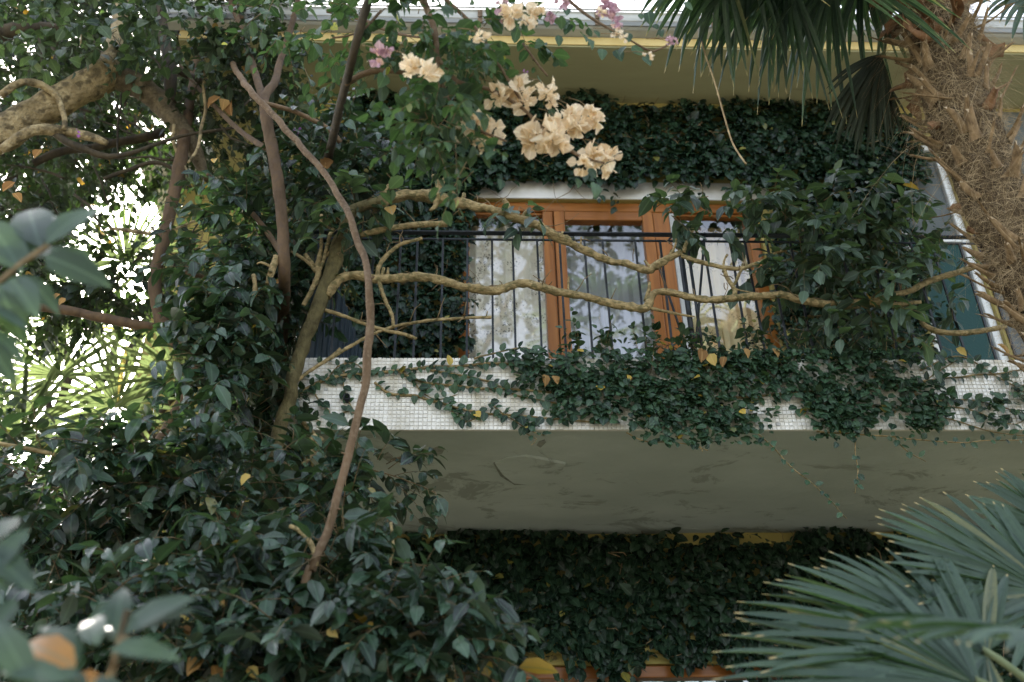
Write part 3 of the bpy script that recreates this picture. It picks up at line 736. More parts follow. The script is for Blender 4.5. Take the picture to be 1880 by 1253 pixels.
boxes('lower_lintel', [(LX0 - .1, LX1 + .1, WY - .03, WY - .003, LZ + .06, LZ + .15)], M['yellow'], house, .004)
boxes('cornice_strip', [(XL, XR, WY - .02, WY - .003, Z0 - .035, Z0 + .0)], M['yellow'], house, .004)
# curtains
def curtain(name, x0, x1, z0, z1, y, mat, folds, amp, label):
    nx, nz = max(24, int((x1 - x0) * 110)), 14
    V, L = [], []
    for j in range(nz + 1):
        for i in range(nx + 1):
            u = i / nx; z = z1 + (z0 - z1) * j / nz
            ph = u * folds * 2 * math.pi + .7 * math.sin(u * 9 + 1) + .25 * noise.noise((u * 5, z * .8, folds))
            a = amp * (.7 + .3 * math.sin(u * 17)) * (.55 + .45 * j / nz)
            x = x0 + (x1 - x0) * u + .35 * a * math.sin(2 * ph)
            V.append((x, y + a * math.sin(ph), z)); L.append((u * (x1 - x0) * 1.4, z, 0))
    F = [(j * (nx + 1) + i, (j + 1) * (nx + 1) + i, (j + 1) * (nx + 1) + i + 1, j * (nx + 1) + i + 1) for j in range(nz) for i in range(nx)]
    tag(obj(name, mesh_np(name, V, [F], L), mat), label, 'curtain')
curtain('curtain', DX0 + .06, 1.46, ZF + .05, DZ - .05, WY + .27, M['curtain_floral'], 6, .028, 'beige curtain with dark floral sprigs behind the pane beside the ivy')
curtain('curtain', 1.50, 2.24, ZF + .05, DZ - .05, WY + .29, M['curtain_grey'], 9, .024, 'plain grey sheer curtain behind the middle door pane')
curtain('curtain', 2.36, 3.00, ZF + .05, DZ - .05, WY + .26, M['curtain_cream'], 8, .032, 'cream yellow pleated curtain behind the pane nearest the green glass door')
curtain('curtain', LX0 + .05, 1.78, 1.75, LZ - .03, WY + .27, M['curtain_floral'], 8, .025, 'pale curtain in the window under the balcony, on the shrub side')
curtain('curtain', 1.80, LX1 - .03, 1.75, LZ - .03, WY + .27, M['curtain_teal'], 9, .025, 'greenish curtain in the window under the balcony, on the palm side')

# ------------------------------------------------------------------ climbers on the walls
def wall_ivy(name, label, polys, density, leafL, depth, W=.31, yplane=WY, seed=0.0, parts=300, mat='ivy', thin=0.0, base=(1, 1.4, 0), clump=2.3, stems=70):
    t = thing(name, label, 'climber', base)
    lv = Leaves()
    pts = []
    for poly in polys:
        wp = [(P(x, y, yplane)[0], P(x, y, yplane)[2]) for x, y in poly]
        xs = [q[0] for q in wp]; zs = [q[1] for q in wp]
        n = int((max(xs) - min(xs)) * (max(zs) - min(zs)) * density)
        x = rng.uniform(min(xs), max(xs), n); z = rng.uniform(min(zs), max(zs), n)
        nx = x + .09 * vnoise(x, z, 5, seed) + .05 * vnoise(x, z, 16, seed); nz = z + .09 * vnoise(x, z, 5, seed + 9) + .05 * vnoise(x, z, 16, seed + 4)
        k = in_poly(nx, nz, wp)
        x, z = x[k], z[k]
        cl = vnoise(x, z, clump, seed + 3) + .5 * vnoise(x, z, clump * 3, seed + 5)
        k = cl > -1 + thin
        pts.append(np.stack([x[k], z[k], cl[k]], 1))
    q = np.concatenate(pts)
    n = len(q)
    d = .015 + depth * np.clip(.45 + .75 * q[:, 2], .05, 1.4) * rng.uniform(.1, 1, n) ** .6
    B = np.stack([q[:, 0], yplane - d, q[:, 1]], 1)
    A = np.stack([rng.normal(0, .55, n), -.35 - .3 * rng.random(n), -.75 + rng.normal(0, .45, n)], 1)
    N = np.stack([rng.normal(0, .35, n), np.full(n, -1.), .45 + rng.normal(0, .35, n)], 1)
    L = leafL * (1 + .36 * rng.normal(0, 1, n)).clip(.4, 1.8)
    lv.add(B, A, N, L, W * rng.uniform(.85, 1.2, n), rng.uniform(-.2, .9, n))
    shoots = []
    for poly in polys:                                   # loose shoots breaking the outline
        for (xa_, ya_), (xb_, yb_) in zip(poly, poly[1:] + poly[:1]):
            for _ in range(max(1, int(math.hypot(xb_ - xa_, yb_ - ya_) / 45))):
                f = random.random(); p_ = P(xa_ + (xb_ - xa_) * f, ya_ + (yb_ - ya_) * f, yplane - .05)
                shoots.append(p_)
    S_ = np.array(shoots); ns_ = len(S_)
    twigs(lv, None, S_, np.stack([rng.normal(0, .8, ns_), -.25 - .3 * rng.random(ns_), rng.normal(-.1, .8, ns_)], 1), .16, 7, leafL * .85, W, droop=.3, face=.8)
    foliage(lv, M[mat], t, parts)
    tw = []
    for i in rng.choice(n, stems, replace=False):
        p = np.array([q[i, 0], yplane - .02, q[i, 1]]); L_ = [[*p, .004]]
        dr = np.array([rng.normal(0, .6), 0, rng.normal(-.3, .6)])
        for k in range(8):
            dr = norm(dr + np.array([rng.normal(0, .4), 0, rng.normal(0, .4)])); p = p + dr * .07
            L_.append([p[0], yplane - .03 - .05 * rng.random(), p[2], .0035 * (1 - k / 10)])
        tw.append(L_)
    tubes_joined('stems', tw, M['twig'], t, 5, 'stuff')
    return t
wall_ivy('ivy', 'dense dark ivy band on the wall between the eaves and the wooden door',
         [[(640, 190), (760, 175), (880, 190), (1010, 195), (1100, 185), (1180, 198), (1250, 190), (1320, 200), (1400, 178), (1460, 172), (1520, 195), (1600, 205), (1680, 230), (1700, 300), (1665, 372), (1560, 380), (1440, 362), (1390, 350), (1300, 350), (1240, 338), (1150, 350), (1060, 346), (980, 338), (900, 352), (850, 372), (640, 380)]],
         2300, .066, .17, seed=1.5, base=(2.4, WY, ZF))
wall_ivy('ivy', 'dense dark ivy beside the floral curtain pane, behind the railing',
         [[(560, 360), (860, 350), (868, 400), (850, 430), (862, 480), (848, 540), (868, 590), (846, 640), (860, 700), (560, 700)], [(470, 230), (640, 240), (600, 420), (590, 640), (470, 640)]], 2400, .062, .16, seed=4.5, base=(.4, WY, ZF))
wall_ivy('ivy', 'dark ivy between the wooden door and the green glass door',
         [[(1420, 350), (1560, 360), (1660, 365), (1675, 440), (1690, 520), (1700, 600), (1715, 680), (1430, 690), (1425, 600), (1416, 520), (1408, 440)]], 2300, .06, .15, seed=7.5, base=(3.5, WY, ZF))
wall_ivy('ivy', 'shaded ivy curtain under the balcony above the lower window',
         [[(400, 620), (545, 620), (560, 830), (640, 985), (640, 1300), (400, 1300)], [(560, 1000), (700, 998), (830, 985), (930, 970), (1000, 990), (1130, 980), (1240, 995), (1330, 990), (1420, 985), (1510, 968), (1600, 995), (1900, 990), (1900, 1300), (1440, 1300), (1425, 1200), (1400, 1250), (1330, 1205), (1240, 1222), (1180, 1200), (1120, 1255), (1060, 1228), (990, 1205), (920, 1250), (850, 1225), (780, 1260), (560, 1260)]],
         2900, .058, .13, seed=9.5, base=(1.8, WY, 0), thin=.0, stems=90)

# ------------------------------------------------------------------ creeper on the mosaic band
cr = thing('creeper', 'small leaved creeper trailing over the pale mosaic edge of the balcony', 'climber', (.1, -.05, Z0))
clv, ctw = Leaves(), []
def stem_leaves(pts, r, every, leafL, y=-.014, W=.36, lift=.012, hang=0.0):
    """a creeper stem through pixels on the band with leaves along it."""
    L = [(*P(x, yy, y), pxsize(P(x, yy, y), r)) for x, yy in pts]
    c = catmull(L, .02)
    for k in range(len(c)):
        c[k, 1] += .008 * noise.noise((c[k, 0] * 9, c[k, 2] * 9, r)); c[k, 2] += .008 * noise.noise((c[k, 0] * 8, 5, c[k, 2] * 8))
    c[:, 3] = np.maximum(c[:, 3] * np.linspace(1, .55, len(c)), .0011)
    ctw.append(c)
    seg = np.linalg.norm(np.diff(c[:, :3], axis=0), axis=1).cumsum()
    n = max(2, int(seg[-1] / every))
    for i in range(n):
        s = (i + random.random() * .8) / n * seg[-1]
        k = min(int(np.searchsorted(seg, s)), len(c) - 2)
        T = norm(c[k + 1, :3] - c[k, :3]); sd = np.cross(T, [0, -1, 0]) * (1 if i % 2 else -1)
        A = T * .35 + sd * .8 + np.array([random.gauss(0, .3), -.25 - .3 * random.random(), -.25 + random.gauss(0, .3)])
        N = np.array([random.gauss(0, .35), -1, .35 + random.gauss(0, .3)])
        clv.add([c[k, :3] + np.array([0, -lift * random.random(), 0])], [A], [N], leafL * random.uniform(.6, 1.25), W * random.uniform(.85, 1.15), random.uniform(0, .8))
for pts, r, ev in [
    ([(532, 712), (560, 687), (600, 660), (625, 640)], 4.0, .06),
    ([(537, 730), (572, 709), (607, 695), (651, 689), (688, 685), (735, 680), (785, 675), (836, 673), (899, 668), (960, 672), (1020, 690), (1090, 700)], 3.8, .017),
    ([(537, 732), (544, 754), (560, 781), (580, 804), (575, 830), (555, 855)], 6.0, .03),
    ([(590, 803), (570, 830), (560, 838)], 6.5, .3),
    ([(688, 704), (715, 722), (762, 725), (788, 736), (822, 744), (856, 754), (899, 759), (960, 764), (1030, 770), (1100, 775)], 3.0, .026),
    ([(735, 684), (778, 702), (835, 709), (899, 714), (960, 716), (1020, 722), (1100, 730)], 3.0, .015),
    ([(790, 680), (850, 690), (900, 700), (940, 722), (1000, 738), (1060, 745)], 2.4, .017),
    ([(572, 709), (585, 735), (604, 755), (611, 785)], 1.8, .026), ([(634, 662), (630, 702), (637, 730), (648, 752)], 1.8, .02), ([(648, 752), (620, 762), (610, 780), (605, 800)], 1.5, .02),
    ([(545, 757), (570, 765), (590, 775)], 1.6, .018), ([(760, 700), (775, 720), (800, 735), (840, 725)], 1.4, .02), ([(822, 744), (840, 765), (858, 775), (880, 762)], 1.5, .014),
    ([(870, 660), (905, 650), (960, 640), (1010, 655)], 2.0, .03), ([(900, 740), (930, 765), (975, 790), (1000, 800)], 1.8, .018), ([(600, 700), (620, 672), (650, 668), (676, 690)], 1.6, .022),
    ([(1300, 735), (1480, 720), (1600, 715), (1700, 700), (1790, 690), (1880, 680)], 2.6, .03), ([(1560, 740), (1650, 750), (1740, 770), (1830, 795), (1890, 800)], 1.8, .03),
    ([(1600, 690), (1700, 730), (1790, 735), (1880, 760)], 2.0, .022), ([(1690, 680), (1760, 655), (1830, 690), (1885, 720)], 2.0, .022), ([(1640, 760), (1700, 700), (1760, 660)], 1.8, .03),
    ([(1700, 745), (1780, 752), (1850, 778), (1885, 770)], 1.6, .022)]:
    stem_leaves(pts, r, ev * 1.15, .048)
# thick mass in the middle of the band, thinning to both sides
n = 9500
x = rng.uniform(900, 1885, n); y = rng.uniform(640, 812, n)
dens = np.interp(x, [880, 960, 1050, 1120, 1500, 1660, 1730, 1800, 1885], [.0, .22, .45, .9, 1.0, .75, .35, .22, .18])
dens = dens + .75 * vnoise(x, y, .014, 4.4) + .35 * vnoise(x, y, .04, 2.2)
dens -= np.clip((y - 772) / 30, 0, 1.2) * np.where((x > 1150) & (x < 1420), .35, .9)
dens -= 1.6 * np.exp(-(((x - 1462) / 22) ** 2 + ((y - 772) / 16) ** 2)) + 1.0 * np.exp(-(((x - 1240) / 18) ** 2 + ((y - 685) / 9) ** 2)) + .9 * np.exp(-(((x - 1130) / 30) ** 2 + ((y - 720) / 10) ** 2))
k = rng.uniform(.2, 1.1, n) < dens
x, y = x[k], y[k]; n = len(x)
B = np.array([P(a, b, -.012 - .05 * c) for a, b, c in zip(x, y, rng.random(n))])
clv.add(B, np.stack([rng.normal(0, .6, n), -.4 - .3 * rng.random(n), -.6 + rng.normal(0, .45, n)], 1), np.stack([rng.normal(0, .35, n), -np.ones(n), .5 + rng.normal(0, .35, n)], 1),
        .040 * (1 + .3 * rng.normal(0, 1, n)).clip(.45, 1.6), .35 * rng.uniform(.85, 1.15, n), rng.uniform(-.1, .8, n))
# upright shoots over the upstand
n = 75
sx = np.concatenate([rng.uniform(1050, 1250, 26), rng.uniform(1250, 1480, 30), rng.uniform(1480, 1700, 19)])
S = np.array([P(a, b, c) for a, b, c in zip(sx, rng.uniform(640, 690, n), rng.uniform(-.04, .07, n))])
D = np.stack([rng.normal(0, .35, n), rng.normal(-.1, .2, n), np.ones(n)], 1)
twigs(clv, ctw, S, D, .20, 8, .045, .37, droop=.1, face=.6, rad=.0016)
# trails hanging below the band
for pts, r in [([(1390, 795), (1420, 822), (1450, 855), (1490, 885), (1520, 915), (1555, 952)], 1.4), ([(1572, 795), (1570, 830), (1575, 865), (1570, 905)], 1.5), ([(1640, 800), (1660, 825), (1700, 848)], 1.4), ([(1500, 792), (1600, 800), (1740, 812), (1880, 808)], 1.8), ([(1150, 795), (1190, 812), (1250, 812), (1300, 828)], 1.6), ([(1240, 800), (1280, 815), (1290, 830)], 1.5), ([(965, 795), (985, 806), (975, 818)], 1.2)]:
    stem_leaves(pts, r, .035, .036, y=-.02, hang=1)
foliage(clv, M['fig'], cr, 300, fold=.18, cell=20)
tubes_joined('stems', ctw, M['vine_bark'], cr, 5, 'stuff')

# ------------------------------------------------------------------ the gnarled vine along the railing
vine = thing('gnarled_vine', 'gnarled lichened vine whose bare limbs cross in front of the railing', 'vine', (-.3, -.2, 0))
Yv = -.10
branch('trunk', [('w', -.36, -.22, 0, .07), ('w', -.34, -.22, 1.2, .06), (455, 1180, -.2, 15), (470, 1060, -.2, 15), (490, 930, -.18, 14), (505, 840, -.16, 14), (530, 730, -.14, 14), (552, 645, -.12, 14), (582, 570, Yv, 15), (602, 520, Yv, 15), (618, 465, Yv, 15), (630, 420, Yv, 14), (650, 385, Yv, 12), (700, 366, Yv, 11)], M['lichen'], vine, 14, .3, 22, wob=.014, thick=.9)
branch('limb', [(690, 370, Yv, 13), (740, 360, Yv, 14), (800, 364, Yv, 17), (835, 366, Yv, 15), (870, 376, Yv, 11), (930, 396, Yv, 11), (1000, 424, Yv, 11), (1025, 438, Yv, 12), (1090, 462, Yv, 9), (1150, 485, Yv, 9), (1190, 500, Yv, 10), (1205, 488, Yv, 12), (1228, 472, Yv, 9), (1252, 464, Yv, 8)], M['vine_bark'], vine, 14, .5, 34, step=.02, wob=.022, thick=.72)
branch('limb', [(598, 545, Yv, 13), (622, 514, Yv, 11), (655, 502, Yv, 11), (690, 510, Yv, 12), (730, 508, Yv, 11), (775, 506, Yv, 11), (830, 518, Yv, 10), (870, 530, Yv, 11), (905, 536, Yv, 11), (940, 525, Yv, 10), (970, 521, Yv, 10), (1030, 535, Yv, 10), (1100, 552, Yv, 10), (1150, 560, Yv, 10), (1185, 566, Yv, 11), (1193, 552, Yv, 11), (1205, 538, Yv, 9), (1250, 541, Yv, 9), (1320, 546, Yv, 9), (1400, 543, Yv, 9), (1440, 542, Yv, 9), (1470, 552, Yv, 10), (1530, 561, Yv, 10), (1580, 559, Yv, 12), (1640, 558, Yv, 7), (1690, 556, Yv, 5)], M['vine_bark'], vine, 14, .42, 36, step=.02, wob=.02, thick=.74)
branch('limb', [(1575, 558, Yv, 11), (1620, 548, Yv, 9), (1665, 535, Yv, 8), (1720, 512, Yv, 8), (1790, 490, Yv, 7)], M['vine_bark'], vine, 10, .3, 30, wob=.008, thick=.74)
branch('limb', [(1690, 592, Yv, 6), (1710, 605, Yv, 7), (1760, 613, Yv, 7), (1800, 608, Yv, 7), (1845, 600, Yv, 6)], M['vine_bark'], vine, 10, .3, 30, wob=.008, thick=.74)
branch('limb', [(660, 432, Yv, 7), (690, 424, Yv, 8), (760, 413, Yv, 8), (800, 411, Yv, 8), (822, 411, Yv, 9)], M['vine_bark'], vine, 10, .3, 30, wob=.008, thick=.74)
for pts in [
    [(1250, 470, Yv, 6), (1290, 483, Yv, 6), (1345, 494, Yv, 6), (1390, 486, Yv, 5), (1430, 463, Yv, 4), (1445, 462, Yv, 3)],
    [(776, 438, Yv, 4), (735, 450, Yv, 5), (705, 475, Yv, 6), (693, 505, Yv, 6), (705, 545, Yv, 5), (720, 580, Yv, 5), (722, 602, Yv, 4)],
    [(588, 568, Yv, 6), (640, 585, Yv, 5), (700, 605, Yv, 5), (740, 614, Yv, 5), (765, 623, Yv, 4)],
    [(548, 700, -.13, 4), (590, 668, -.12, 5), (640, 638, Yv, 5), (690, 612, Yv, 4), (750, 594, Yv, 4), (830, 586, Yv, 4), (902, 583, Yv, 4)],
    [(1190, 565, Yv, 5), (1225, 573, Yv, 4), (1260, 580, Yv, 3), (1275, 582, Yv, 2)],
    [(558, 562, Yv, 6), (572, 535, Yv, 7), (585, 505, Yv, 8), (583, 492, Yv, 8), (588, 455, Yv, 5), (591, 395, Yv, 4)], [(585, 500, Yv, 5), (598, 465, Yv, 5), (606, 430, Yv, 5), (612, 420, Yv, 5)],
    [(582, 498, Yv, 6), (565, 480, Yv, 5), (533, 462, Yv, 3)], [(578, 490, Yv, 5), (568, 478, Yv, 5), (560, 468, Yv, 5)], [(585, 500, Yv, 4), (610, 455, Yv, 3), (640, 430, Yv, 2)],
    [(492, 522, -.36, 8), (500, 495, -.36, 9), (507, 472, -.36, 8)], [(497, 490, -.36, 4), (480, 482, -.36, 3), (472, 485, -.36, 2)], [(466, 545, -.36, 6), (468, 525, -.36, 6), (465, 505, -.36, 6)],
    [(803, 362, Yv, 10), (806, 340, Yv, 8), (795, 322, Yv, 5)], [(806, 342, Yv, 7), (818, 326, Yv, 5)], [(802, 366, Yv, 9), (800, 380, Yv, 7), (790, 388, Yv, 4)], [(704, 364, Yv, 6), (708, 348, Yv, 6), (716, 340, Yv, 5)],
    [(838, 364, Yv, 7), (828, 352, Yv, 6)], [(850, 366, Yv, 6), (852, 356, Yv, 5)], [(928, 394, Yv, 7), (932, 380, Yv, 8), (925, 368, Yv, 6)], [(955, 404, Yv, 4), (966, 388, Yv, 4), (972, 382, Yv, 3)], [(1028, 436, Yv, 4), (1032, 425, Yv, 3)],
    [(1066, 450, Yv, 3), (1068, 436, Yv, 2)], [(1195, 492, Yv, 5), (1183, 478, Yv, 3)], [(1228, 470, Yv, 4), (1238, 455, Yv, 3), (1240, 440, Yv, 3)], [(1255, 464, Yv, 5), (1262, 440, Yv, 5), (1266, 424, Yv, 4)],
    [(1330, 494, Yv, 5), (1335, 510, Yv, 5), (1350, 535, Yv, 6), (1348, 545, Yv, 7)], [(1345, 528, Yv, 4), (1358, 500, Yv, 4), (1366, 490, Yv, 2)], [(1350, 530, Yv, 3), (1372, 535, Yv, 2), (1385, 538, Yv, 2)], [(1330, 500, Yv, 4), (1330, 480, Yv, 3), (1336, 468, Yv, 3)],
    [(1186, 552, Yv, 5), (1192, 530, Yv, 5), (1193, 518, Yv, 4)], [(1045, 540, Yv, 3), (1043, 520, Yv, 3), (1044, 508, Yv, 2)], [(560, 820, -.15, 7), (580, 800, -.14, 8)], [(893, 583, Yv, 2), (895, 572, Yv, 2)], [(700, 508, Yv, 5), (704, 492, Yv, 4)], [(712, 505, Yv, 4), (713, 492, Yv, 3)]]:
    branch('twig', pts, M['vine_bark'], vine, 7, .3, 40, step=.015, wob=.006, thick=.72)
# fine dead twigs along the limbs
fine = []
for (x, y) in [(740, 350), (765, 352), (850, 360), (880, 372), (905, 384), (985, 412), (1060, 442), (1120, 470), (1160, 480), (1215, 470), (1240, 460), (760, 502), (800, 508), (850, 522), (885, 530), (930, 524), (1000, 524), (1060, 540), (1120, 552), (1230, 538), (1280, 542), (1300, 484), (1360, 488), (1400, 478), (1480, 550), (1540, 556), (720, 608), (680, 600), (660, 590), (760, 592), (800, 588), (850, 584), (705, 470), (694, 515), (712, 560), (740, 448), (770, 410), (720, 418), (630, 505), (600, 520), (640, 415), (610, 470), (1600, 550), (1650, 538), (1335, 520), (1345, 512)]:
    for _ in range(random.choice((1, 1, 2, 3))):
        p = P(x + random.uniform(-8, 8), y, Yv + random.uniform(-.01, .01)); d = norm(np.array([random.gauss(0, .6), random.gauss(-.3, .4), random.gauss(.25, .7)])); L_ = [[*p, .0028]]
        ln = random.uniform(.015, .05)
        for k in range(random.choice((2, 3, 3, 5))):
            d = norm(d + .45 * unit(1)[0]); p = p + d * ln; L_.append([*p, .0026 - .0004 * k])
        fine.append(L_)
tubes_joined('fine_twigs', fine, M['twig'], vine, 5, 'stuff')
vlv, vtw = Leaves(), []
blobs = [(1270, 400, -.1, 70, 35, .12, 1.2), (1340, 380, -.1, 60, 25, .12, 1.0), (1440, 385, -.08, 75, 35, .15, 2.2), (1530, 400, -.05, 80, 45, .18, 2.6), (1600, 420, 0, 70, 45, .2, 1.8), (1480, 480, -.1, 70, 50, .15, 2.2), (1560, 520, -.05, 80, 60, .2, 2.4), (1640, 520, 0, 60, 70, .2, 1.8), (1660, 440, .05, 60, 50, .2, 1.3), (1600, 610, -.05, 80, 40, .15, 1.6), (1730, 470, 0, 45, 40, .15, .7), (1750, 540, .0, 45, 30, .1, .6), (650, 385, -.22, 36, 28, .06, 1.0), (612, 440, -.2, 24, 34, .05, .7), (950, 372, -.12, 28, 14, .05, .35), (1225, 395, -.12, 22, 14, .06, .4)]
S, C = ell_points(blobs, 190)
twigs(vlv, vtw, S, norm(S - C) * .8 + rng.normal(0, .5, S.shape) + np.array([-.2, -.3, -.05]), .20, 8, .090, .26, droop=.45, face=.45, rad=.002)
foliage(vlv, M['vine_leaf'], vine, 300, cell=22)
tubes_joined('twigs', vtw, M['twig'], vine, 4, 'stuff')

# ------------------------------------------------------------------ arching smooth stem
arch = thing('arching_stem', 'smooth bare brown stem arching down across the corner of the mosaic band', 'stem', (.15, -1.05, 0))
Ya = -1.05
branch('stem', [(428, 118, .25, 9), (442, 143, -.1, 9), (458, 165, -.4, 10), (500, 210, -.5, 10), (545, 262, -.6, 10), (585, 305, -.7, 10), (620, 358, -.8, 10), (645, 405, -.9, 11), (664, 460, -.95, 11), (676, 520, Ya, 11), (680, 590, Ya, 13), (674, 670, Ya, 13), (662, 740, Ya, 13), (645, 820, Ya, 13), (622, 905, Ya, 13), (598, 980, Ya, 14), (574, 1050, Ya, 14), (545, 1140, Ya, 14), ('w', .12, -1.05, .9, .03), ('w', .15, -1.05, 0, .035)], M['stem_bark'], arch, 12, .2, 26, wob=.012, thick=.6)
branch('side_shoot', [(582, 1040, Ya, 6), (576, 1010, Ya, 7), (562, 985, Ya, 7), (545, 972, Ya, 6), (532, 966, Ya, 5)], M['vine_bark'], arch, 8, .2, thick=.75)
branch('side_shoot', [(478, 188, -.47, 8), (540, 205, -.4, 8), (600, 235, -.35, 8), (625, 262, -.3, 9)], M['stem_bark'], arch, 8, .2, thick=.55)
for (x, y, Y) in [(547, 262, -.6), (655, 432, -.92), (675, 515, -1.04), (679, 600, Ya), (668, 705, Ya), (640, 838, Ya), (612, 935, Ya), (660, 760, Ya), (590, 310, -.72), (682, 560, Ya), (630, 872, Ya), (671, 488, -1.0)]:
    q = P(x, y, Y); d = norm(np.array([random.choice((-1, 1)) * .8, -.4, random.uniform(-.2, .6)]))
    ln = random.choice((.014, .018, .03))
    tube('bud_stub', np.array([(*(q + d * ln * t), .0058 * (1 - .5 * t)) for t in (0, .4, .7, 1)]), M['stem_bark'], arch, 6, .3, 60)
dk = thing('dark_stem', 'thin near black stem slanting up in front of the eaves', 'stem', (-.5, .8, 0))
branch('stem', [(690, -40, -1.9, 8), (672, 15, -1.9, 8), (655, 75, -1.85, 8), (640, 135, -1.7, 8), (622, 205, -1.2, 8), (606, 275, -.3, 8), (585, 350, .5, 9), (545, 450, .7, 9), (520, 640, .75, 9), (505, 900, .75, 9), ('w', -.5, .8, 1.2, .03), ('w', -.5, .8, 0, .03)], M['dark_bark'], dk, 9, .1)
branch('side_shoot', [(634, 155, -1.62, 5), (665, 137, -1.65, 6), (700, 130, -1.65, 5), (745, 135, -1.65, 4), (780, 150, -1.65, 3)], M['stem_bark'], dk, 8, .1)

# ------------------------------------------------------------------ slender red-barked tree by the balcony corner
red = thing('slender_tree', 'red barked slender tree with dark glossy leaves at the balcony corner', 'tree', (-.6, .45, 0))
branch('trunk', [('w', -.6, .45, 0, .07), ('w', -.6, .45, 1.5, .06), (498, 1000, .4, 17), (508, 800, .35, 16), (516, 640, .3, 16), (521, 560, .1, 16), (522, 510, -.3, 16), (520, 430, -.36, 16), (512, 350, -.36, 16), (503, 290, -.36, 16), (490, 225, -.34, 16), (486, 180, -.3, 13), (505, 150, -.2, 11), (515, 110, -.1, 9), (540, 30, 0, 8), (560, -60, 0, 6)], M['red_bark'], red, 12, .16, 14, thick=.68)
for pts in [[(486, 190, -.3, 8), (470, 140, 0, 7), (455, 90, .5, 6), (430, 20, .6, 5), (400, -60, .7, 4)], [(500, 280, -.3, 6), (440, 240, .1, 5), (380, 180, .6, 4), (330, 120, .7, 3)], [(520, 470, -.3, 6), (470, 400, 0, 5), (420, 350, .1, 4), (380, 320, 0, 3)], [(515, 640, .3, 6), (460, 560, .1, 5), (400, 520, 0, 4), (340, 500, -.1, 3)]]:
    branch('limb', pts, M['red_bark'], red, 8, .1)
rlv, rtw = Leaves(), []
blobs = [(380, 410, .4, 36, 60, .2, .7), (440, 430, .15, 55, 90, .3, 2.0), (425, 540, .05, 60, 80, .3, 2.2), (440, 620, -.05, 65, 90, .3, 2.6), (410, 700, -.1, 70, 80, .3, 2.4), (440, 770, -.1, 50, 60, .3, 1.6), (560, 340, .1, 70, 60, .25, 1.5), (640, 290, .1, 90, 50, .3, 1.6), (500, 480, .2, 80, 60, .2, 1.4), (620, 230, .5, 40, 30, .2, .3), (530, 560, .25, 45, 70, .2, 1.2), (640, 360, .1, 40, 30, .15, .6)]
S, C = ell_points(blobs, 560)
twigs(rlv, rtw, S, norm(S - C) + rng.normal(0, .5, S.shape) + np.array([-.1, -.35, .05]), .26, 9, .082, .24, droop=.5, face=.3)
clear_gaps(rlv, .85)
foliage(rlv, M['shrub'], red, 300)
tubes_joined('twigs', rtw, M['twig'], red, 4, 'stuff')

# ------------------------------------------------------------------ old tree with the pale limb
old = thing('old_tree', 'old tree with a thick pale limb and a dark crown full of sky gaps', 'tree', (-3.6, .9, 0))
branch('trunk', [('w', -3.6, .9, 0, .26), ('w', -3.45, .9, 1.5, .22), ('w', -3.1, .8, 3.4, .17), (-190, 360, .6, 50), (-90, 290, .55, 42), (0, 245, .5, 40), (60, 212, .5, 36), (120, 180, .5, 34), (175, 148, .5, 34), (212, 128, .5, 34)], M['pale_bark'], old, 18, .14, 9, wob=.006, thick=.84)
branch('limb', [(190, 150, .5, 24), (203, 110, .5, 21), (212, 70, .5, 18), (222, 20, .5, 16), (235, -60, .5, 13)], M['pale_bark'], old, 14, .22, 8, thick=.82)
branch('limb', [(190, 138, .5, 26), (240, 150, .55, 27), (280, 175, .6, 26), (315, 215, .65, 24), (345, 255, .7, 20), (362, 290, .75, 15), (380, 330, .8, 10)], M['dark_limb'], old, 14, .28, 9, thick=.82)
branch('limb', [(312, 190, .62, 11), (312, 130, .6, 11), (300, 60, .6, 10), (290, -30, .6, 9)], M['dark_bark'], old, 10, .15)
for pts in [[(0, 275, .4, 8), (60, 240, .4, 10), (120, 243, .45, 10), (170, 252, .45, 8), (195, 262, .45, 5)], [(100, 245, .45, 7), (140, 268, .45, 7), (185, 285, .5, 6), (215, 288, .5, 5), (250, 280, .5, 4), (330, 250, .55, 3), (430, 235, .6, 3)],
            [(0, 175, .3, 7), (40, 152, .3, 7), (75, 156, .35, 7), (105, 180, .4, 6), (118, 215, .4, 5), (118, 240, .4, 5)], [(310, 120, .6, 7), (350, 140, .7, 7), (400, 160, .8, 7), (440, 172, .9, 6)],
            [(0, 62, .8, 16), (50, 50, .8, 12), (110, 52, .9, 8), (160, 60, 1.0, 6)], [(60, 300, .8, 7), (110, 280, .8, 8), (180, 270, .9, 8), (300, 245, 1.0, 9)], [(320, 230, .6, 3), (318, 260, .6, 3), (330, 290, .6, 3), (345, 320, .6, 2)],
            [(375, 130, .5, 3), (375, 210, .5, 3), (362, 270, .5, 3), (345, 300, .5, 2)], [(190, 330, .7, 4), (240, 310, .7, 4), (290, 300, .7, 4), (330, 320, .7, 3), (352, 345, .7, 2)], [(200, 420, .8, 3), (250, 425, .8, 4), (300, 428, .8, 3), (360, 405, .8, 2)]]:
    branch('twig', pts, M['dark_bark' if pts[0][3] in (16, 7, 4) and pts[0][1] != 175 else 'pale_bark'], old, 8, .15, wob=.01)
for i in range(34):
    x, y = random.uniform(-20, 430), random.uniform(40, 520); a = random.uniform(0, 6.28); r = random.uniform(50, 130); Y = random.uniform(.5, 1.4)
    branch('twig', [(x, y, Y, random.uniform(1.5, 3.2)), (x + r * .5 * math.cos(a) + random.uniform(-12, 12), y + r * .5 * math.sin(a) + random.uniform(-12, 12), Y, 2.0), (x + r * math.cos(a), y + r * math.sin(a), Y, 1.0)], M['dark_bark'], old, 5, .1, wob=.03)
olv, otw = Leaves(), []
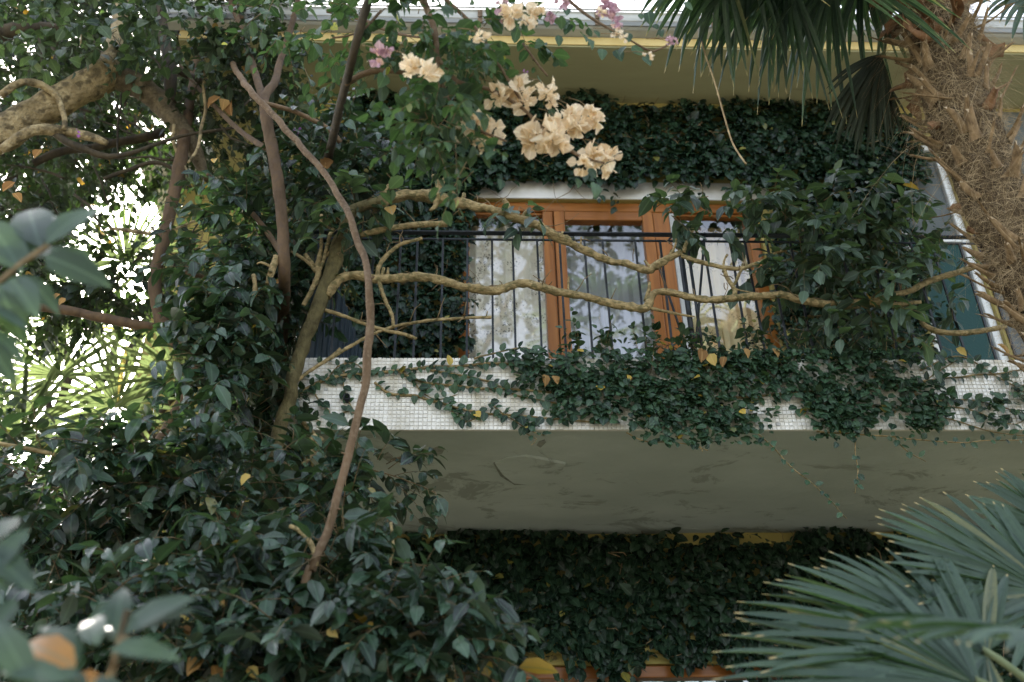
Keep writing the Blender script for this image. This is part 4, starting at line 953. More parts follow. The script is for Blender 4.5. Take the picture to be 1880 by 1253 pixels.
blobs = [(40, 60, 1.6, 170, 110, .8, 2.2), (180, 40, 1.8, 160, 80, .8, 2.0), (330, 60, 1.6, 140, 100, .8, 1.8), (100, 300, 1.6, 150, 70, .6, 1.7), (20, 180, 1.8, 90, 90, .7, 1.3), (260, 250, 1.7, 120, 70, .6, 1.1), (40, 440, 1.4, 90, 80, .6, 1.1), (450, 60, 1.0, 100, 80, .5, 1.6), (480, 120, .5, 60, 60, .3, .7), (400, 260, 1.0, 70, 70, .3, .8), (90, 530, 1.2, 120, 45, .5, 1.0), (300, 480, 1.4, 60, 60, .4, .35)]
S, C = ell_points(blobs, 1900)
twigs(olv, otw, S, norm(S - C) + rng.normal(0, .7, S.shape), .28, 8, .058, .32, droop=.4)
clear_gaps(olv)
foliage(olv, M['tree'], old, 300, tpl='full')
olv2 = Leaves()
blobs = [(60, 40, .2, 120, 50, .3, 1.5), (200, 30, .2, 130, 40, .3, 1.6), (330, 40, .2, 90, 50, .3, 1.2), (440, 30, .1, 80, 60, .3, 1.1)]
S, C = ell_points(blobs, 130)
twigs(olv2, otw, S, norm(S - C) + rng.normal(0, .7, S.shape) + np.array([0, -.3, -.2]), .26, 8, .075, .34, droop=.5, face=.3)
foliage(olv2, M['vine_leaf'], old, 0, name='lower_foliage')
tubes_joined('twigs', otw, M['dark_bark'], old, 3, 'stuff')
bent = thing('bent_tree', 'bent red brown trunk with a level limb among the palm leaves', 'tree', (-1.9, 1.3, 0))
branch('trunk', [('w', -1.9, 1.3, 0, .08), ('w', -1.75, 1.3, 2.0, .08), (345, 720, .6, 18), (318, 625, .6, 18), (300, 596, .6, 18), (288, 560, .6, 17), (285, 510, .6, 17), (298, 450, .6, 17), (312, 390, .6, 17), (325, 330, .6, 17), (338, 255, .65, 16), (350, 180, .8, 12), (365, 80, 1.0, 9)], M['red_bark'], bent, 12, .16, 14, thick=.68)
branch('limb', [(300, 602, .6, 9), (262, 598, .6, 12), (220, 590, .6, 13), (170, 580, .6, 13), (120, 570, .6, 13), (40, 560, .6, 12), (-40, 545, .6, 11)], M['red_bark'], bent, 10, .16, 14, thick=.7)
btw, blv = [], Leaves()
S, C = ell_points([(180, 545, 1.0, 130, 32, .3, 1.6), (230, 500, 1.1, 90, 30, .3, .7), (350, 120, 1.3, 80, 70, .4, 1.0)], 120)
twigs(blv, btw, S, norm(S - C) + rng.normal(0, .7, S.shape), .25, 8, .062, .33, droop=.5)
clear_gaps(blv)
foliage(blv, M['tree'], bent, 120)
tubes_joined('twigs', btw, M['dark_bark'], bent, 3, 'stuff')

# ------------------------------------------------------------------ big shrub in the corner below
sh = thing('shrub', 'big glossy leaved shrub filling the corner below the balcony', 'shrub', (-.3, -.9, 0))
for pts in [[('w', -.5, -.9, 0, .04), ('w', -.45, -.9, 1.4, .03), (200, 1250, -.9, 10), (240, 1120, -.8, 6), (250, 980, -.4, 4), (230, 900, -.3, 2)], [('w', -.2, -.9, 0, .045), ('w', -.15, -.9, 1.4, .035), (420, 1250, -.8, 12), (470, 1080, -.5, 7), (440, 960, -.35, 4), (380, 900, -.3, 2)],
            [('w', .1, -1, 0, .04), ('w', .2, -1, 1.3, .03), (640, 1250, -1, 9), (690, 1120, -.9, 5), (715, 1040, -.85, 3), (722, 990, -.8, 2)], [('w', .1, -1.1, 0, .03), (700, 1300, -1.1, 7), (800, 1190, -1.1, 5), (860, 1150, -1.1, 3)]]:
    branch('stem', pts, M['twig'], sh, 9, .12)
for pts in [[(0, 815, -.6, 4), (80, 830, -.6, 4), (160, 850, -.6, 3)], [(705, 1060, -.9, 3), (722, 1010, -.9, 3), (717, 960, -.9, 3)], [(600, 1130, -1, 3), (650, 1080, -1, 3), (680, 1050, -1, 2)]]:
    branch('twig', pts, M['vine_bark'], sh, 7, .1)
slv, stw = Leaves(), []
blobs = [(120, 880, -.5, 150, 70, .3, 2.6), (280, 860, -.5, 130, 70, .3, 2.4), (420, 900, -.5, 120, 80, .3, 2.2), (100, 1010, -.4, 150, 80, .4, 1.8), (260, 1000, -.1, 150, 90, .4, 2.2), (420, 1060, -.7, 130, 90, .3, 2.4), (560, 1100, -.8, 120, 90, .3, 2.6), (650, 1060, -.8, 90, 70, .25, 1.8), (300, 1170, -.9, 180, 90, .35, 3.0), (520, 1210, -1, 180, 70, .3, 2.6), (700, 1180, -1, 130, 90, .25, 2.4), (810, 1200, -1.05, 100, 70, .2, 1.6), (620, 960, -.6, 80, 60, .2, .9), (90, 1180, -.7, 150, 90, .4, 1.8), (180, 1240, -.2, 220, 90, .3, 2.4), (60, 1060, .1, 140, 120, .3, 1.8), (690, 870, -.35, 55, 38, .12, .9), (560, 880, -.35, 60, 60, .2, 1.0), (770, 1110, -1, 50, 40, .15, .5)]
S, C = ell_points(blobs, 1050)
twigs(slv, stw, S, norm(S - C) + rng.normal(0, .55, S.shape) + np.array([.1, -.35, .15]), .24, 9, .078, .235, droop=.35, face=.25)
for pts in [[(620, 850, -.35), (680, 862, -.36), (740, 880, -.36), (800, 905, -.35)], [(640, 890, -.36), (680, 910, -.38), (720, 960, -.4), (705, 1020, -.4)]]:
    q = catmull(np.array([P(*c) for c in pts]), .05)
    T = np.gradient(q, axis=0)
    twigs(slv, stw, q, T + rng.normal(0, .03, q.shape) + np.array([0, -.02, 0]), .10, 5, .055, .33, droop=.3, face=.4)
    stw.append(np.concatenate([q, np.full((len(q), 1), .003)], 1))
ST = np.array([P(x, y, -1.05) for x, y in [(664, 735), (655, 775), (645, 820), (634, 862), (622, 905), (610, 945), (598, 980), (587, 1015), (578, 1040)]])
for k, q in enumerate(slv.d):                            # the arching stem stands clear of the shrub's leaves
    pr = project(q[0] + norm(q[1]) * (q[3] * .5)[:, None]); ps = project(ST)
    d = np.hypot(pr[:, None, 0] - ps[None, :, 0], pr[:, None, 1] - ps[None, :, 1]).min(1)
    keep = ~((d < 34) & (q[0][:, 1] < -.72))
    slv.d[k] = tuple(w[keep] for w in q)
foliage(slv, M['shrub'], sh, 300, cell=40)
tubes_joined('twigs', stw, M['twig'], sh, 4, 'stuff')
# unripe fruit, yellowed leaves
pf = P(517, 1165, -1.25); r = pxsize(pf, 13)
V, F = [], []
for j in range(11):
    a = math.pi * j / 10
    for i in range(16):
        b = 2 * math.pi * i / 16
        V.append((pf[0] + r * math.sin(a) * math.cos(b) * (1 - .12 * math.cos(a)), pf[1] + r * math.sin(a) * math.sin(b), pf[2] + r * 1.25 * math.cos(a)))
F = [(j * 16 + i, (j + 1) * 16 + i, (j + 1) * 16 + (i + 1) % 16, j * 16 + (i + 1) % 16) for j in range(10) for i in range(16)]
fr = obj('fruit', mesh_np('fruit', V, [F]), M['fruit'], sh); fr['label'] = 'pale green unripe fruit'
dl = leaf_lib('dry', M['dry'], .34, .5, .14)
def dry_leaves(parent, spots, name='dry_leaf'):
    for (x, y, Y, s) in spots:
        p = P(x, y, Y)
        place_leaf(dl[random.randrange(8)], p, np.array([random.gauss(0, .6), -.2, -.8]), np.array([random.gauss(0, .5), -1, .3]), pxsize(p, s), parent, name)
dry_leaves(sh, [(375, 1205, -1.2, 45), (390, 1222, -1.2, 40), (320, 1130, -1.1, 30), (332, 1150, -1.1, 30), (405, 1100, -1.1, 16), (455, 1225, -1.2, 30), (460, 872, -.8, 26), (600, 1158, -1.2, 26), (635, 1180, -1.2, 16)])
dry_leaves(cr, [(1000, 688, -.07, 26), (1015, 690, -.07, 22), (1288, 640, -.08, 30), (1330, 655, -.08, 24), (1303, 650, -.08, 28), (1366, 640, -.08, 22), (1418, 640, -.08, 22), (1755, 640, -.05, 24), (1830, 632, -.05, 30)])
dry_leaves(red, [(598, 292, -.2, 34), (612, 296, -.2, 28), (505, 512, -.1, 30), (515, 505, -.1, 26), (28, 335, 0, 30), (26, 355, 0, 26), (110, 540, .3, 20), (120, 548, .3, 18), (452, 120, .4, 24), (405, 178, .4, 34), (425, 188, .4, 34), (412, 182, .4, 30), (75, 275, .4, 26)])

# ------------------------------------------------------------------ flowering bougainvillea hanging from above
bo = thing('bougainvillea', 'bougainvillea with papery cream and pink bracts hanging in front of the eaves', 'climber', (-2.1, -1.3, 0))
Yb = -1.75
branch('stem', [('w', -2.1, -1.3, 0, .05), ('w', -2.1, -1.4, 2.5, .045), ('w', -2.0, -1.5, 4.6, .04), ('w', -1.7, -1.7, 5.6, .03), (300, -190, Yb, 10), (650, -130, Yb, 9), (750, -50, Yb, 8), (785, 20, Yb, 6), (798, 60, Yb, 6), (803, 110, Yb, 4), (808, 160, Yb, 3)], M['stem_bark'], bo, 9, .1)
for pts in [[(750, -60, Yb, 6), (830, 10, Yb, 4), (880, 60, Yb, 3), (910, 110, Yb, 3), (935, 150, Yb, 3), (960, 190, Yb, 3)], [(800, 100, Yb, 4), (840, 150, Yb, 4), (900, 165, Yb, 4), (960, 200, Yb, 3), (1000, 240, Yb, 3), (1060, 285, Yb, 3), (1110, 300, Yb, 2)], [(805, 140, Yb, 4), (830, 190, Yb, 3), (860, 230, Yb, 3), (930, 260, Yb, 2)],
            [(780, -100, Yb, 6), (900, -60, Yb, 5), (1000, -30, Yb, 4), (1080, 30, Yb, 3), (1150, 70, Yb, 2), (1200, 95, Yb, 2), (1235, 75, Yb, 2)], [(960, 80, Yb, 2), (985, 115, Yb, 2), (1005, 140, Yb, 2)], [(600, 20, Yb + .5, 4), (660, 35, Yb + .5, 4), (720, 60, Yb + .4, 3), (780, 70, Yb + .3, 2)], [(700, 20, Yb, 3), (660, 60, Yb, 2), (610, 70, Yb, 2)]]:
    branch('twig', pts, M['stem_bark'], bo, 7, .1)
plv, ptw = Leaves(), []
blobs = [(760, 60, Yb, 110, 60, .25, 2.4), (680, 30, Yb + .1, 110, 50, .3, 1.8), (860, 60, Yb, 80, 50, .2, 1.4), (840, 150, Yb, 70, 50, .2, 1.4), (790, 210, Yb, 40, 50, .15, 1.0), (540, 30, Yb + .3, 100, 50, .3, 1.3), (930, 60, Yb, 60, 40, .2, .9), (880, 290, Yb, 40, 30, .1, .25), (830, 260, Yb, 35, 35, .1, .5), (940, 20, Yb, 80, 25, .2, .7)]
S, C = ell_points(blobs, 170)
twigs(plv, ptw, S, norm(S - C) + rng.normal(0, .6, S.shape) + np.array([.1, -.1, -.2]), .17, 8, .048, .33, droop=.5, face=.2, rad=.0015)
for (x, y) in [(1040, 40), (1065, 60), (1075, 70), (1090, 75), (1105, 90), (1130, 92), (1150, 60), (1160, 85), (1180, 105), (1175, 25), (1190, 22), (1040, 15), (1050, 45), (1025, 65), (1200, 45), (1105, 345), (1090, 335), (1060, 328), (1150, 85), (1135, 45), (1120, 50), (1190, 100), (1255, 5), (1215, 55), (840, 270), (920, 330), (1080, 310), (1010, 200), (940, 170)]:
    p = P(x, y, Yb + random.uniform(-.05, .05))
    plv.add([p], [[random.gauss(0, .4), -.2, -.9]], [[random.gauss(0, .5), -1, .3]], .05 * random.uniform(.7, 1.3), .33, random.uniform(0, .7))
foliage(plv, M['boug'], bo, 300, cell=20)
tubes_joined('twigs', ptw, M['twig'], bo, 4, 'stuff')
def cluster(px, py, Y, rpx, nb, mat, sub=None):
    nb, rpx = int(nb * 1.35), rpx * 1.12
    """a head of papery bracts: each bract is a piece of its own."""
    c = P(px, py, Y); R = pxsize(c, rpx)
    r = sub_root('flower_cluster', bo)
    sk = np.array([(*c, .0013), (*(c + np.array([-.01, .01, R * .9])), .0014), (*(c + np.array([-.03, .02, R * 1.7])), .0015), (*(c + np.array([-.07, .03, R * 2.2])), .0016)])
    tube('stalk', catmull(sk, .02), M['twig'], r, 5)
    ms = leaf_lib('bract' + mat.name, mat, .50, .2, .085)
    for k in range(nb):
        u = unit(1)[0]; u[2] *= .9
        d = norm(u + np.array([0, -.35, -.25]))
        p = c + u * R * rng.uniform(.2, .8)
        N = norm(np.cross(d, unit(1)[0]) + .4 * u)
        place_leaf(ms[random.randrange(8)], p - d * R * .2, d, N, R * rng.uniform(.55, .85), r, 'bract')
        # companion bracts make the three-part papery cup
        if k % 2 == 0:
            d2 = norm(d + .7 * unit(1)[0])
            place_leaf(ms[random.randrange(8)], p - d * R * .2, d2, norm(np.cross(d2, unit(1)[0]) + .4 * u), R * rng.uniform(.5, .8), r, 'bract')
for (x, y, rp, nb) in [(870, 235, 34, 18), (900, 250, 30, 14), (985, 250, 36, 20), (1015, 260, 32, 18), (1030, 235, 26, 12), (1062, 228, 32, 16), (1085, 215, 26, 12), (1045, 212, 22, 9), (1085, 285, 30, 16), (1118, 296, 28, 14), (1072, 300, 22, 9), (915, 178, 26, 13), (955, 165, 30, 16), (965, 188, 24, 11), (1008, 170, 22, 11), (1012, 190, 18, 8), (755, 124, 26, 12), (782, 135, 24, 10), (880, 68, 17, 8), (938, 25, 26, 12), (975, 28, 18, 8), (970, 45, 16, 7), (985, 14, 20, 8), (1130, 60, 12, 6), (1145, 68, 11, 5), (1190, 100, 10, 5), (1105, 22, 12, 6)]:
    cluster(x, y, Yb + rng.uniform(-.06, .06) - (.25 if y < 140 else 0), rp, nb, M['cream'])
for (x, y, rp, nb) in [(700, 105, 20, 9), (715, 95, 12, 5), (920, 8, 18, 8), (1120, 18, 22, 12), (1128, 38, 18, 8), (1012, 32, 13, 7), (1228, 78, 11, 6), (1238, 74, 9, 4), (1030, 2, 16, 7), (925, 40, 10, 4)]:
    cluster(x, y, Yb - .2 + rng.uniform(-.06, .06), rp, nb, M['pink'])
for (x, y, Y, rp, nb) in [(788, 310, -.2, 12, 5), (962, 134, Yb, 6, 3), (543, 240, -.2, 9, 4), (145, 245, .3, 8, 3), (340, 562, .2, 8, 3), (407, 558, .1, 7, 3)]:
    cluster(x, y, Y, rp, nb, M['lilac'])

# ------------------------------------------------------------------ fan palms
def fan(parent, H, axis, nrm, L, nseg, span, mat, width=.030, droop=.25, petiole=None, tipdroop=.5, jitter=.04, web=.28, ratio=.55, name='frond', rag=.05, cup=.25):
    """one fan leaf: hastula H, middle axis, blade normal; every segment is a mesh of its own, folded along its rib."""
    r = sub_root(name, parent)
    axis = norm(np.asarray(axis, float)); nrm = np.asarray(nrm, float); nrm = norm(nrm - axis * np.dot(axis, nrm)); side = np.cross(nrm, axis)
    ns = 9
    s = np.linspace(0, 1, ns)
    for i in range(nseg):
        u = (i + .5) / nseg * 2 - 1
        a = u * span + random.gauss(0, jitter)
        d = norm(axis * math.cos(a) + side * math.sin(a) + nrm * (cup * abs(u) ** 1.5 + random.gauss(0, rag)))
        l = L * (1 - (1 - ratio) * abs(u) ** 2.2) * random.uniform(.92, 1.06)
        dr = droop * random.uniform(.7, 1.4)
        c = np.asarray(H) + d * (l * s)[:, None]
        c[:, 2] -= l * (dr * s ** 2 + tipdroop * random.uniform(.4, 1.5) * np.clip(s - .62, 0, 1) ** 2)
        T = norm(np.gradient(c, axis=0))
        acr = norm(np.cross(nrm + .25 * random.gauss(0, 1) * side, T))
        up = norm(np.cross(T, acr))
        w = width * np.interp(s, [0, .06, web, .5, .8, .93, 1], [.12, .3, .95, 1.0, .72, .42, .06])
        fold = .55
        V = np.concatenate([c - acr * w[:, None] * .5 + up * (w * fold)[:, None] * .5, c - up * (w * fold)[:, None] * .25, c + acr * w[:, None] * .5 + up * (w * fold)[:, None] * .5])
        k = np.arange(ns - 1)
        F = np.concatenate([np.stack([k, k + ns, k + ns + 1, k + 1], 1), np.stack([k + ns, k + 2 * ns, k + 2 * ns + 1, k + ns + 1], 1)])
        t = random.uniform(0, .9)
        luv = np.concatenate([np.stack([np.full(ns, v), s, np.full(ns, t)], 1) for v in (-1, 0, 1)])
        obj('blade', mesh_np('blade', V, [F], luv), mat, r)
    if petiole is not None:
        c = catmull(petiole, .06)
        tube('petiole', np.concatenate([c, np.linspace(.014, .009, len(c))[:, None]], 1), M['palm_stalk'], r, 8)
    return r
M['palm_stalk'] = bark_mat('green leaf stalk', (0.10, 0.13, 0.06), (0.2, 0.23, 0.12), scale=12, bump=.1)
def tipped(m):
    """dry straw coloured tips on a fan leaf's blades."""
    n, l = m.node_tree.nodes, m.node_tree.links
    b = n['Principled BSDF']
    src = b.inputs['Base Color'].links[0].from_socket
    sp = [q for q in n if q.type == 'SEPXYZ'][0]
    r = ramp(n, [(0.955, (0, 0, 0)), (0.985, (1, 1, 1))]); l.new(sp.outputs['Y'], r.inputs[0])
    mx = n.new('ShaderNodeMix'); mx.data_type = 'RGBA'; l.new(r.outputs[0], mx.inputs[0]); l.new(src, mx.inputs[6]); mx.inputs[7].default_value = (.55, .42, .2, 1)
    l.new(mx.outputs[2], b.inputs['Base Color'])
    for q in n:
        if q.type == 'TEX_WAVE': q.inputs['Scale'].default_value = .01
        if q.type == 'BUMP': q.inputs['Strength'].default_value = .02
tipped(M['palm'])

# young palm in the near corner
yp = thing('young_palm', 'young fan palm reaching in below the balcony with dry tipped green leaves', 'palm', (2.9, -1.7, 0))
base = np.array([2.95, -1.75, 1.3])
tube('trunk', catmull(np.array([(2.9, -1.7, 0, .13), (2.92, -1.72, .6, .13), (2.95, -1.75, 1.3, .11), (2.96, -1.76, 1.5, .06)]), .06), M['palm_core'], yp, 14, .25, 12)
def px_fan(parent, h, Yh, tip, Yt, nseg, span, mat, width, droop, tipdroop, ratio, stalk, nrm=None, **kw):
    H = P(h[0], h[1], Yh); T = P(tip[0], tip[1], Yt)
    ax = T - H
    L = np.linalg.norm(ax)
    if nrm is None: nrm = np.cross(norm(ax), np.cross(np.array([0, -.6, .8]), norm(ax)))
    ax = ax + np.array([0, 0, droop * L])
    pet = [np.asarray(stalk), (np.asarray(stalk) + H) / 2 + np.array([0, 0, .1]), H - norm(ax) * .03, H]
    return fan(parent, H, ax, nrm, L, nseg, span, mat, width, droop, np.array(pet), tipdroop, ratio=ratio, rag=.018, jitter=.018, cup=.1, **kw)
px_fan(yp, (1935, 1095), -1.45, (1625, 925), -1.35, 42, 2.0, M['palm'], .037, .05, .1, .85, base, nrm=(.25, -.85, .45))
px_fan(yp, (1812, 1205), -1.75, (1365, 1095), -1.6, 42, 1.7, M['palm'], .036, .06, .12, .9, base, nrm=(.1, -.75, .65))
px_fan(yp, (1800, 1262), -1.9, (1300, 1205), -1.75, 34, 1.5, M['palm'], .034, .06, .12, .9, base, nrm=(.1, -.7, .7))
px_fan(yp, (1990, 1010), -1.1, (1815, 860), -1.0, 36, 1.8, M['palm'], .037, .06, .15, .85, base, nrm=(.2, -.9, .4))
px_fan(yp, (1960, 1190), -2.45, (1570, 1140), -2.45, 28, 1.5, M['palm'], .037, .12, .2, .85, base, nrm=(.05, -.35, .95))

# tall palm: leaning fibrous trunk with cut leaf bases
tp = thing('tall_palm', 'tall fan palm with a shaggy brown fibre trunk beside the balcony', 'palm', (3.75, -.80, 0))
cl = [(3.75, -.80, 0, .15), (3.72, -.78, 1.6, .145), (3.66, -.74, 2.9, .135)]
for (x, y, r) in [(1985, 720, 96), (1930, 600, 98), (1884, 500, 100), (1840, 400, 102), (1800, 300, 104), (1760, 200, 106), (1736, 100, 106), (1712, 0, 104), (1705, -90, 98), (1690, -180, 80)]:
    q = P(x, y, -.70); cl.append((*q, pxsize(q, r * .54)))
cl = np.array(cl)
ct = catmull(cl, .03)
V, F, T3 = tube_arrays(ct, 36, .10, 15, 3.0)
obj('trunk', mesh_np('trunk', V, [F, T3]), M['palm_core'], tp)
top = ct[-1, :3]
seg = np.concatenate([[0], np.linalg.norm(np.diff(ct[:, :3], axis=0), axis=1).cumsum()])
def on_trunk(s, a):
    """a point on the trunk's skin and its outward direction: s along the trunk, a round it."""
    k = min(int(np.searchsorted(seg, s * seg[-1])), len(ct) - 2)
    T = norm(ct[k + 1, :3] - ct[k, :3]); u = norm(np.cross(T, [0, 1., 0])); w = np.cross(T, u)
    o = u * math.cos(a) + w * math.sin(a)
    return ct[k, :3] + o * ct[k, 3], o, T
# fibre: thousands of fine curved hairs wrapping and hanging
n = 36000
fv, ff, fo = [], [], 0
smin = .38
for i in range(n):
    s = random.uniform(smin, 1); a = random.uniform(0, 2 * math.pi)
    p, o, T = on_trunk(s, a)
    if np.dot(o, CAM - p) < -.12 * np.linalg.norm(CAM - p): continue
    tan = np.cross(T, o)
    dirn = norm(tan * (random.gauss(0, .8) + .7 * math.sin(s * 150 + 3 * a)) + T * random.gauss(.1, .8) + o * random.uniform(.1, .8))
    ln = random.uniform(.04, .13)
    wild = random.random() < .22
    if wild: dirn = norm(dirn + o * random.uniform(.3, 1.2)); ln *= random.uniform(.9, 1.7)
    hang = random.random() < .08 + .22 * (s > .74)
    if hang: ln *= random.uniform(1.3, 2.4)
    k = 5
    t = np.linspace(0, 1, k)
    curl = unit(1)[0] * random.uniform(.3, 1.6)
    c = p + o * random.uniform(0, .012) + dirn * (ln * t)[:, None] + curl * (ln * t ** 2)[:, None] * .6
    if hang: c[:, 2] -= ln * 1.3 * t ** 1.6
    else: c -= o * (ln * .35 * t ** 2)[:, None]
    wv = norm(np.cross(dirn, o) + .5 * unit(1)[0]) * random.choice((.0003, .0004, .0006, .0011))
    fv.append(np.concatenate([c - wv * (1 - .7 * t)[:, None], c + wv * (1 - .7 * t)[:, None]]))
    q = np.arange(k - 1)
    ff.append(np.stack([q, q + k, q + k + 1, q + 1], 1) + fo); fo += 2 * k
obj('fibre', mesh_np('fibre', np.concatenate(fv), [np.concatenate(ff)], smooth=False), M['fibre'], tp, 'stuff')
# leaf bases: curved tapering stalks, cut or torn at the end
def leaf_base(s, a, ln, w, rise, mat, cut=True):
    p, o, T = on_trunk(s, a)
    tan = np.cross(T, o)
    d = norm(T * rise + o * 1.0 + tan * random.gauss(0, .5))
    k = 7
    t = np.linspace(0, 1, k)
    c = p + o * .004 + d * (ln * t)[:, None] + T * (ln * .22 * t ** 2)[:, None] + tan * (ln * random.gauss(0, .08) * t ** 2)[:, None]
    acr = norm(tan + .2 * unit(1)[0]); th = norm(np.cross(d, acr))
    ww = w * np.interp(t, [0, .25, 1], [1.5, 1.0, random.uniform(.35, .95)]); hh = w * np.interp(t, [0, .3, 1], [.5, .36, .22]) * random.uniform(.6, 1.1)
    sec = [(-1, .1), (-.55, .75), (0, 1.0), (.55, .75), (1, .1), (.5, -.45), (0, -.6), (-.5, -.45)]
    V = np.stack([c + acr * (ww * x * .5)[:, None] + th * (hh * y * .8)[:, None] for x, y in sec], 1)
    jag = np.array([random.uniform(-.25, .3) for _ in sec])
    V[-1] += d * (ln * jag * .6)[:, None]
    V = V.reshape(-1, 3); m = len(sec)
    i = np.arange(k - 1)[:, None] * m; j = np.arange(m)[None]; j2 = (j + 1) % m
    F = np.stack([i + j, i + j2, i + m + j2, i + m + j], -1).reshape(-1, 4)
    b = obj('leaf_base', mesh_np('leaf_base', V, [F]), mat, tp)
    e = V[-m:]
    ce = e.mean(0) - d * .004
    VV = np.concatenate([e + d * .0008, [ce]])
    obj('cut_end', mesh_np('cut_end', VV, [[(q, (q + 1) % m, m) for q in range(m)]], smooth=False), M['cut'], b)
rows = 66
for i in range(rows):
    s = smin + (1 - smin) * (i + .3) / rows
    for j in range(5):
        a = i * 2.399 + j * 2 * math.pi / 5 + random.gauss(0, .12)
        p, o, T = on_trunk(s, a)
        if np.dot(o, norm(CAM - p)) < -.35: continue
        q = random.random()
        if q < .08: continue
        if q < .5: leaf_base(s + random.gauss(0, .008), a, random.uniform(.08, .13), random.uniform(.035, .06), random.uniform(.5, 1.6), M['stub'])
        elif q < .8: leaf_base(s + random.gauss(0, .008), a, random.uniform(.10, .17), random.uniform(.026, .048), random.uniform(.2, 1.2), M['stub'])
        else: leaf_base(s + random.gauss(0, .008), a, random.uniform(.12, .21), random.uniform(.014, .026), random.uniform(-.1, 1.0), M['stub'])
# torn dry sheaths near the crown
def sheath(s, a, ln, w):
    p, o, T = on_trunk(s, a); tan = np.cross(T, o)
    d = norm(o * random.uniform(.6, 1.1) + T * random.uniform(-.5, .6) + tan * random.gauss(0, .4))
    acr = norm(np.cross(d, o + .4 * unit(1)[0])); nn = np.cross(d, acr)
    nx, ny = 6, 5
    V, luv = [], []
    tw = random.gauss(0, .9)
    for i in range(nx + 1):
        t = i / nx
        for j in range(ny + 1):
            v = j / ny * 2 - 1
            ww = w * (1 - .55 * t) * (1 + .15 * random.gauss(0, 1) * (abs(v) > .9))
            a2 = tw * t
            V.append(p + d * ln * t + (acr * math.cos(a2) + nn * math.sin(a2)) * ww * v * .5 + nn * (.35 * w * (v * v - .4) * (1 + t) + .15 * ln * math.sin(3 * t + tw)))
    F = [(i * (ny + 1) + j, (i + 1) * (ny + 1) + j, (i + 1) * (ny + 1) + j + 1, i * (ny + 1) + j + 1) for i in range(nx) for j in range(ny)]
    o_ = obj('dry_sheath', mesh_np('dry_sheath', np.array(V), [F]), M['sheath'], tp)
    o_.modifiers.new('thick', 'SOLIDIFY').thickness = .003
for i in range(60):
    sheath(random.uniform(.78, .97), random.uniform(0, 2 * math.pi), random.uniform(.09, .24), random.uniform(.05, .12))
for i in range(10):
    sheath(random.uniform(.45, .8), random.uniform(0, 2 * math.pi), random.uniform(.06, .11), random.uniform(.03, .05))
crown = top
def hang_fan(h, Yh, d, L, nseg, span, mat, droop, tipd, nrm, ratio=.8, width=.036, cup=.2, pet=True):
    H = P(h[0], h[1], Yh)
    p = np.array([crown, (crown + H) / 2 + np.array([0, 0, .22]), H - norm(np.asarray(d, float)) * .05, H]) if pet else None
    return fan(tp, H, d, nrm, L, nseg, span, mat, width, droop, p, tipd, ratio=ratio, cup=cup)
hang_fan((1445, -45), -.95, (-.6, -.15, .25), .66, 56, 2.5, M['palm'], .72, .5, (0, -.3, .95), cup=.05)
hang_fan((1585, -40), -.75, (-.65, .1, .1), .62, 52, 2.2, M['palm'], .66, .5, (.2, -.4, .9), cup=.05)
hang_fan((1380, -75), -1.05, (-.6, -.1, .2), .60, 44, 2.3, M['palm'], .7, .5, (0, -.3, .9), cup=.05)
hang_fan((1330, -60), -1.0, (-.5, -.2, .2), .56, 44, 2.4, M['palm'], .75, .5, (0, -.3, .9), cup=.05)
hang_fan((1530, -30), -.85, (-.3, -.2, .2), .60, 48, 2.5, M['palm'], .75, .5, (0, -.3, .9), cup=.05)
hang_fan((1500, -60), -.5, (-.5, .3, .2), .60, 46, 2.3, M['palm'], .62, .5, (0, -.3, .9), cup=.05)
hang_fan((1618, 100), -.45, (-.55, .15, -.85), .56, 36, .5, M['dead_blade'], .25, .3, (.3, -.8, .3), width=.024)
hang_fan((1610, 130), -.3, (-.15, .2, -.9), .36, 22, .55, M['dead_blade'], .2, .3, (.3, -.8, .3), width=.03)
hang_fan((1900, -10), -.75, (.2, -.2, -.8), .5, 34, 1.9, M['palm'], .3, .4, (0, -.9, .4))
hang_fan((1780, -180), -.9, (.3, -.7, .3), .65, 40, 1.9, M['palm'], .5, .5, (0, -.2, .9))
hang_fan((1560, -260), -.9, (-.6, -.5, .4), .65, 40, 1.9, M['palm'], .5, .5, (0, -.3, .9))
hang_fan((1700, -220), -.3, (0, .7, .4), .65, 36, 1.9, M['palm'], .5, .5, (0, .3, .9))
c = np.array([(*P(x, y, -.62), pxsize(P(x, y, -.62), 1.8)) for x, y in [(1280, 20), (1292, 90), (1312, 150), (1330, 215), (1346, 265), (1370, 302)]])
tube('dry_strand', catmull(c, .03), M['fibre'], tp, 6)

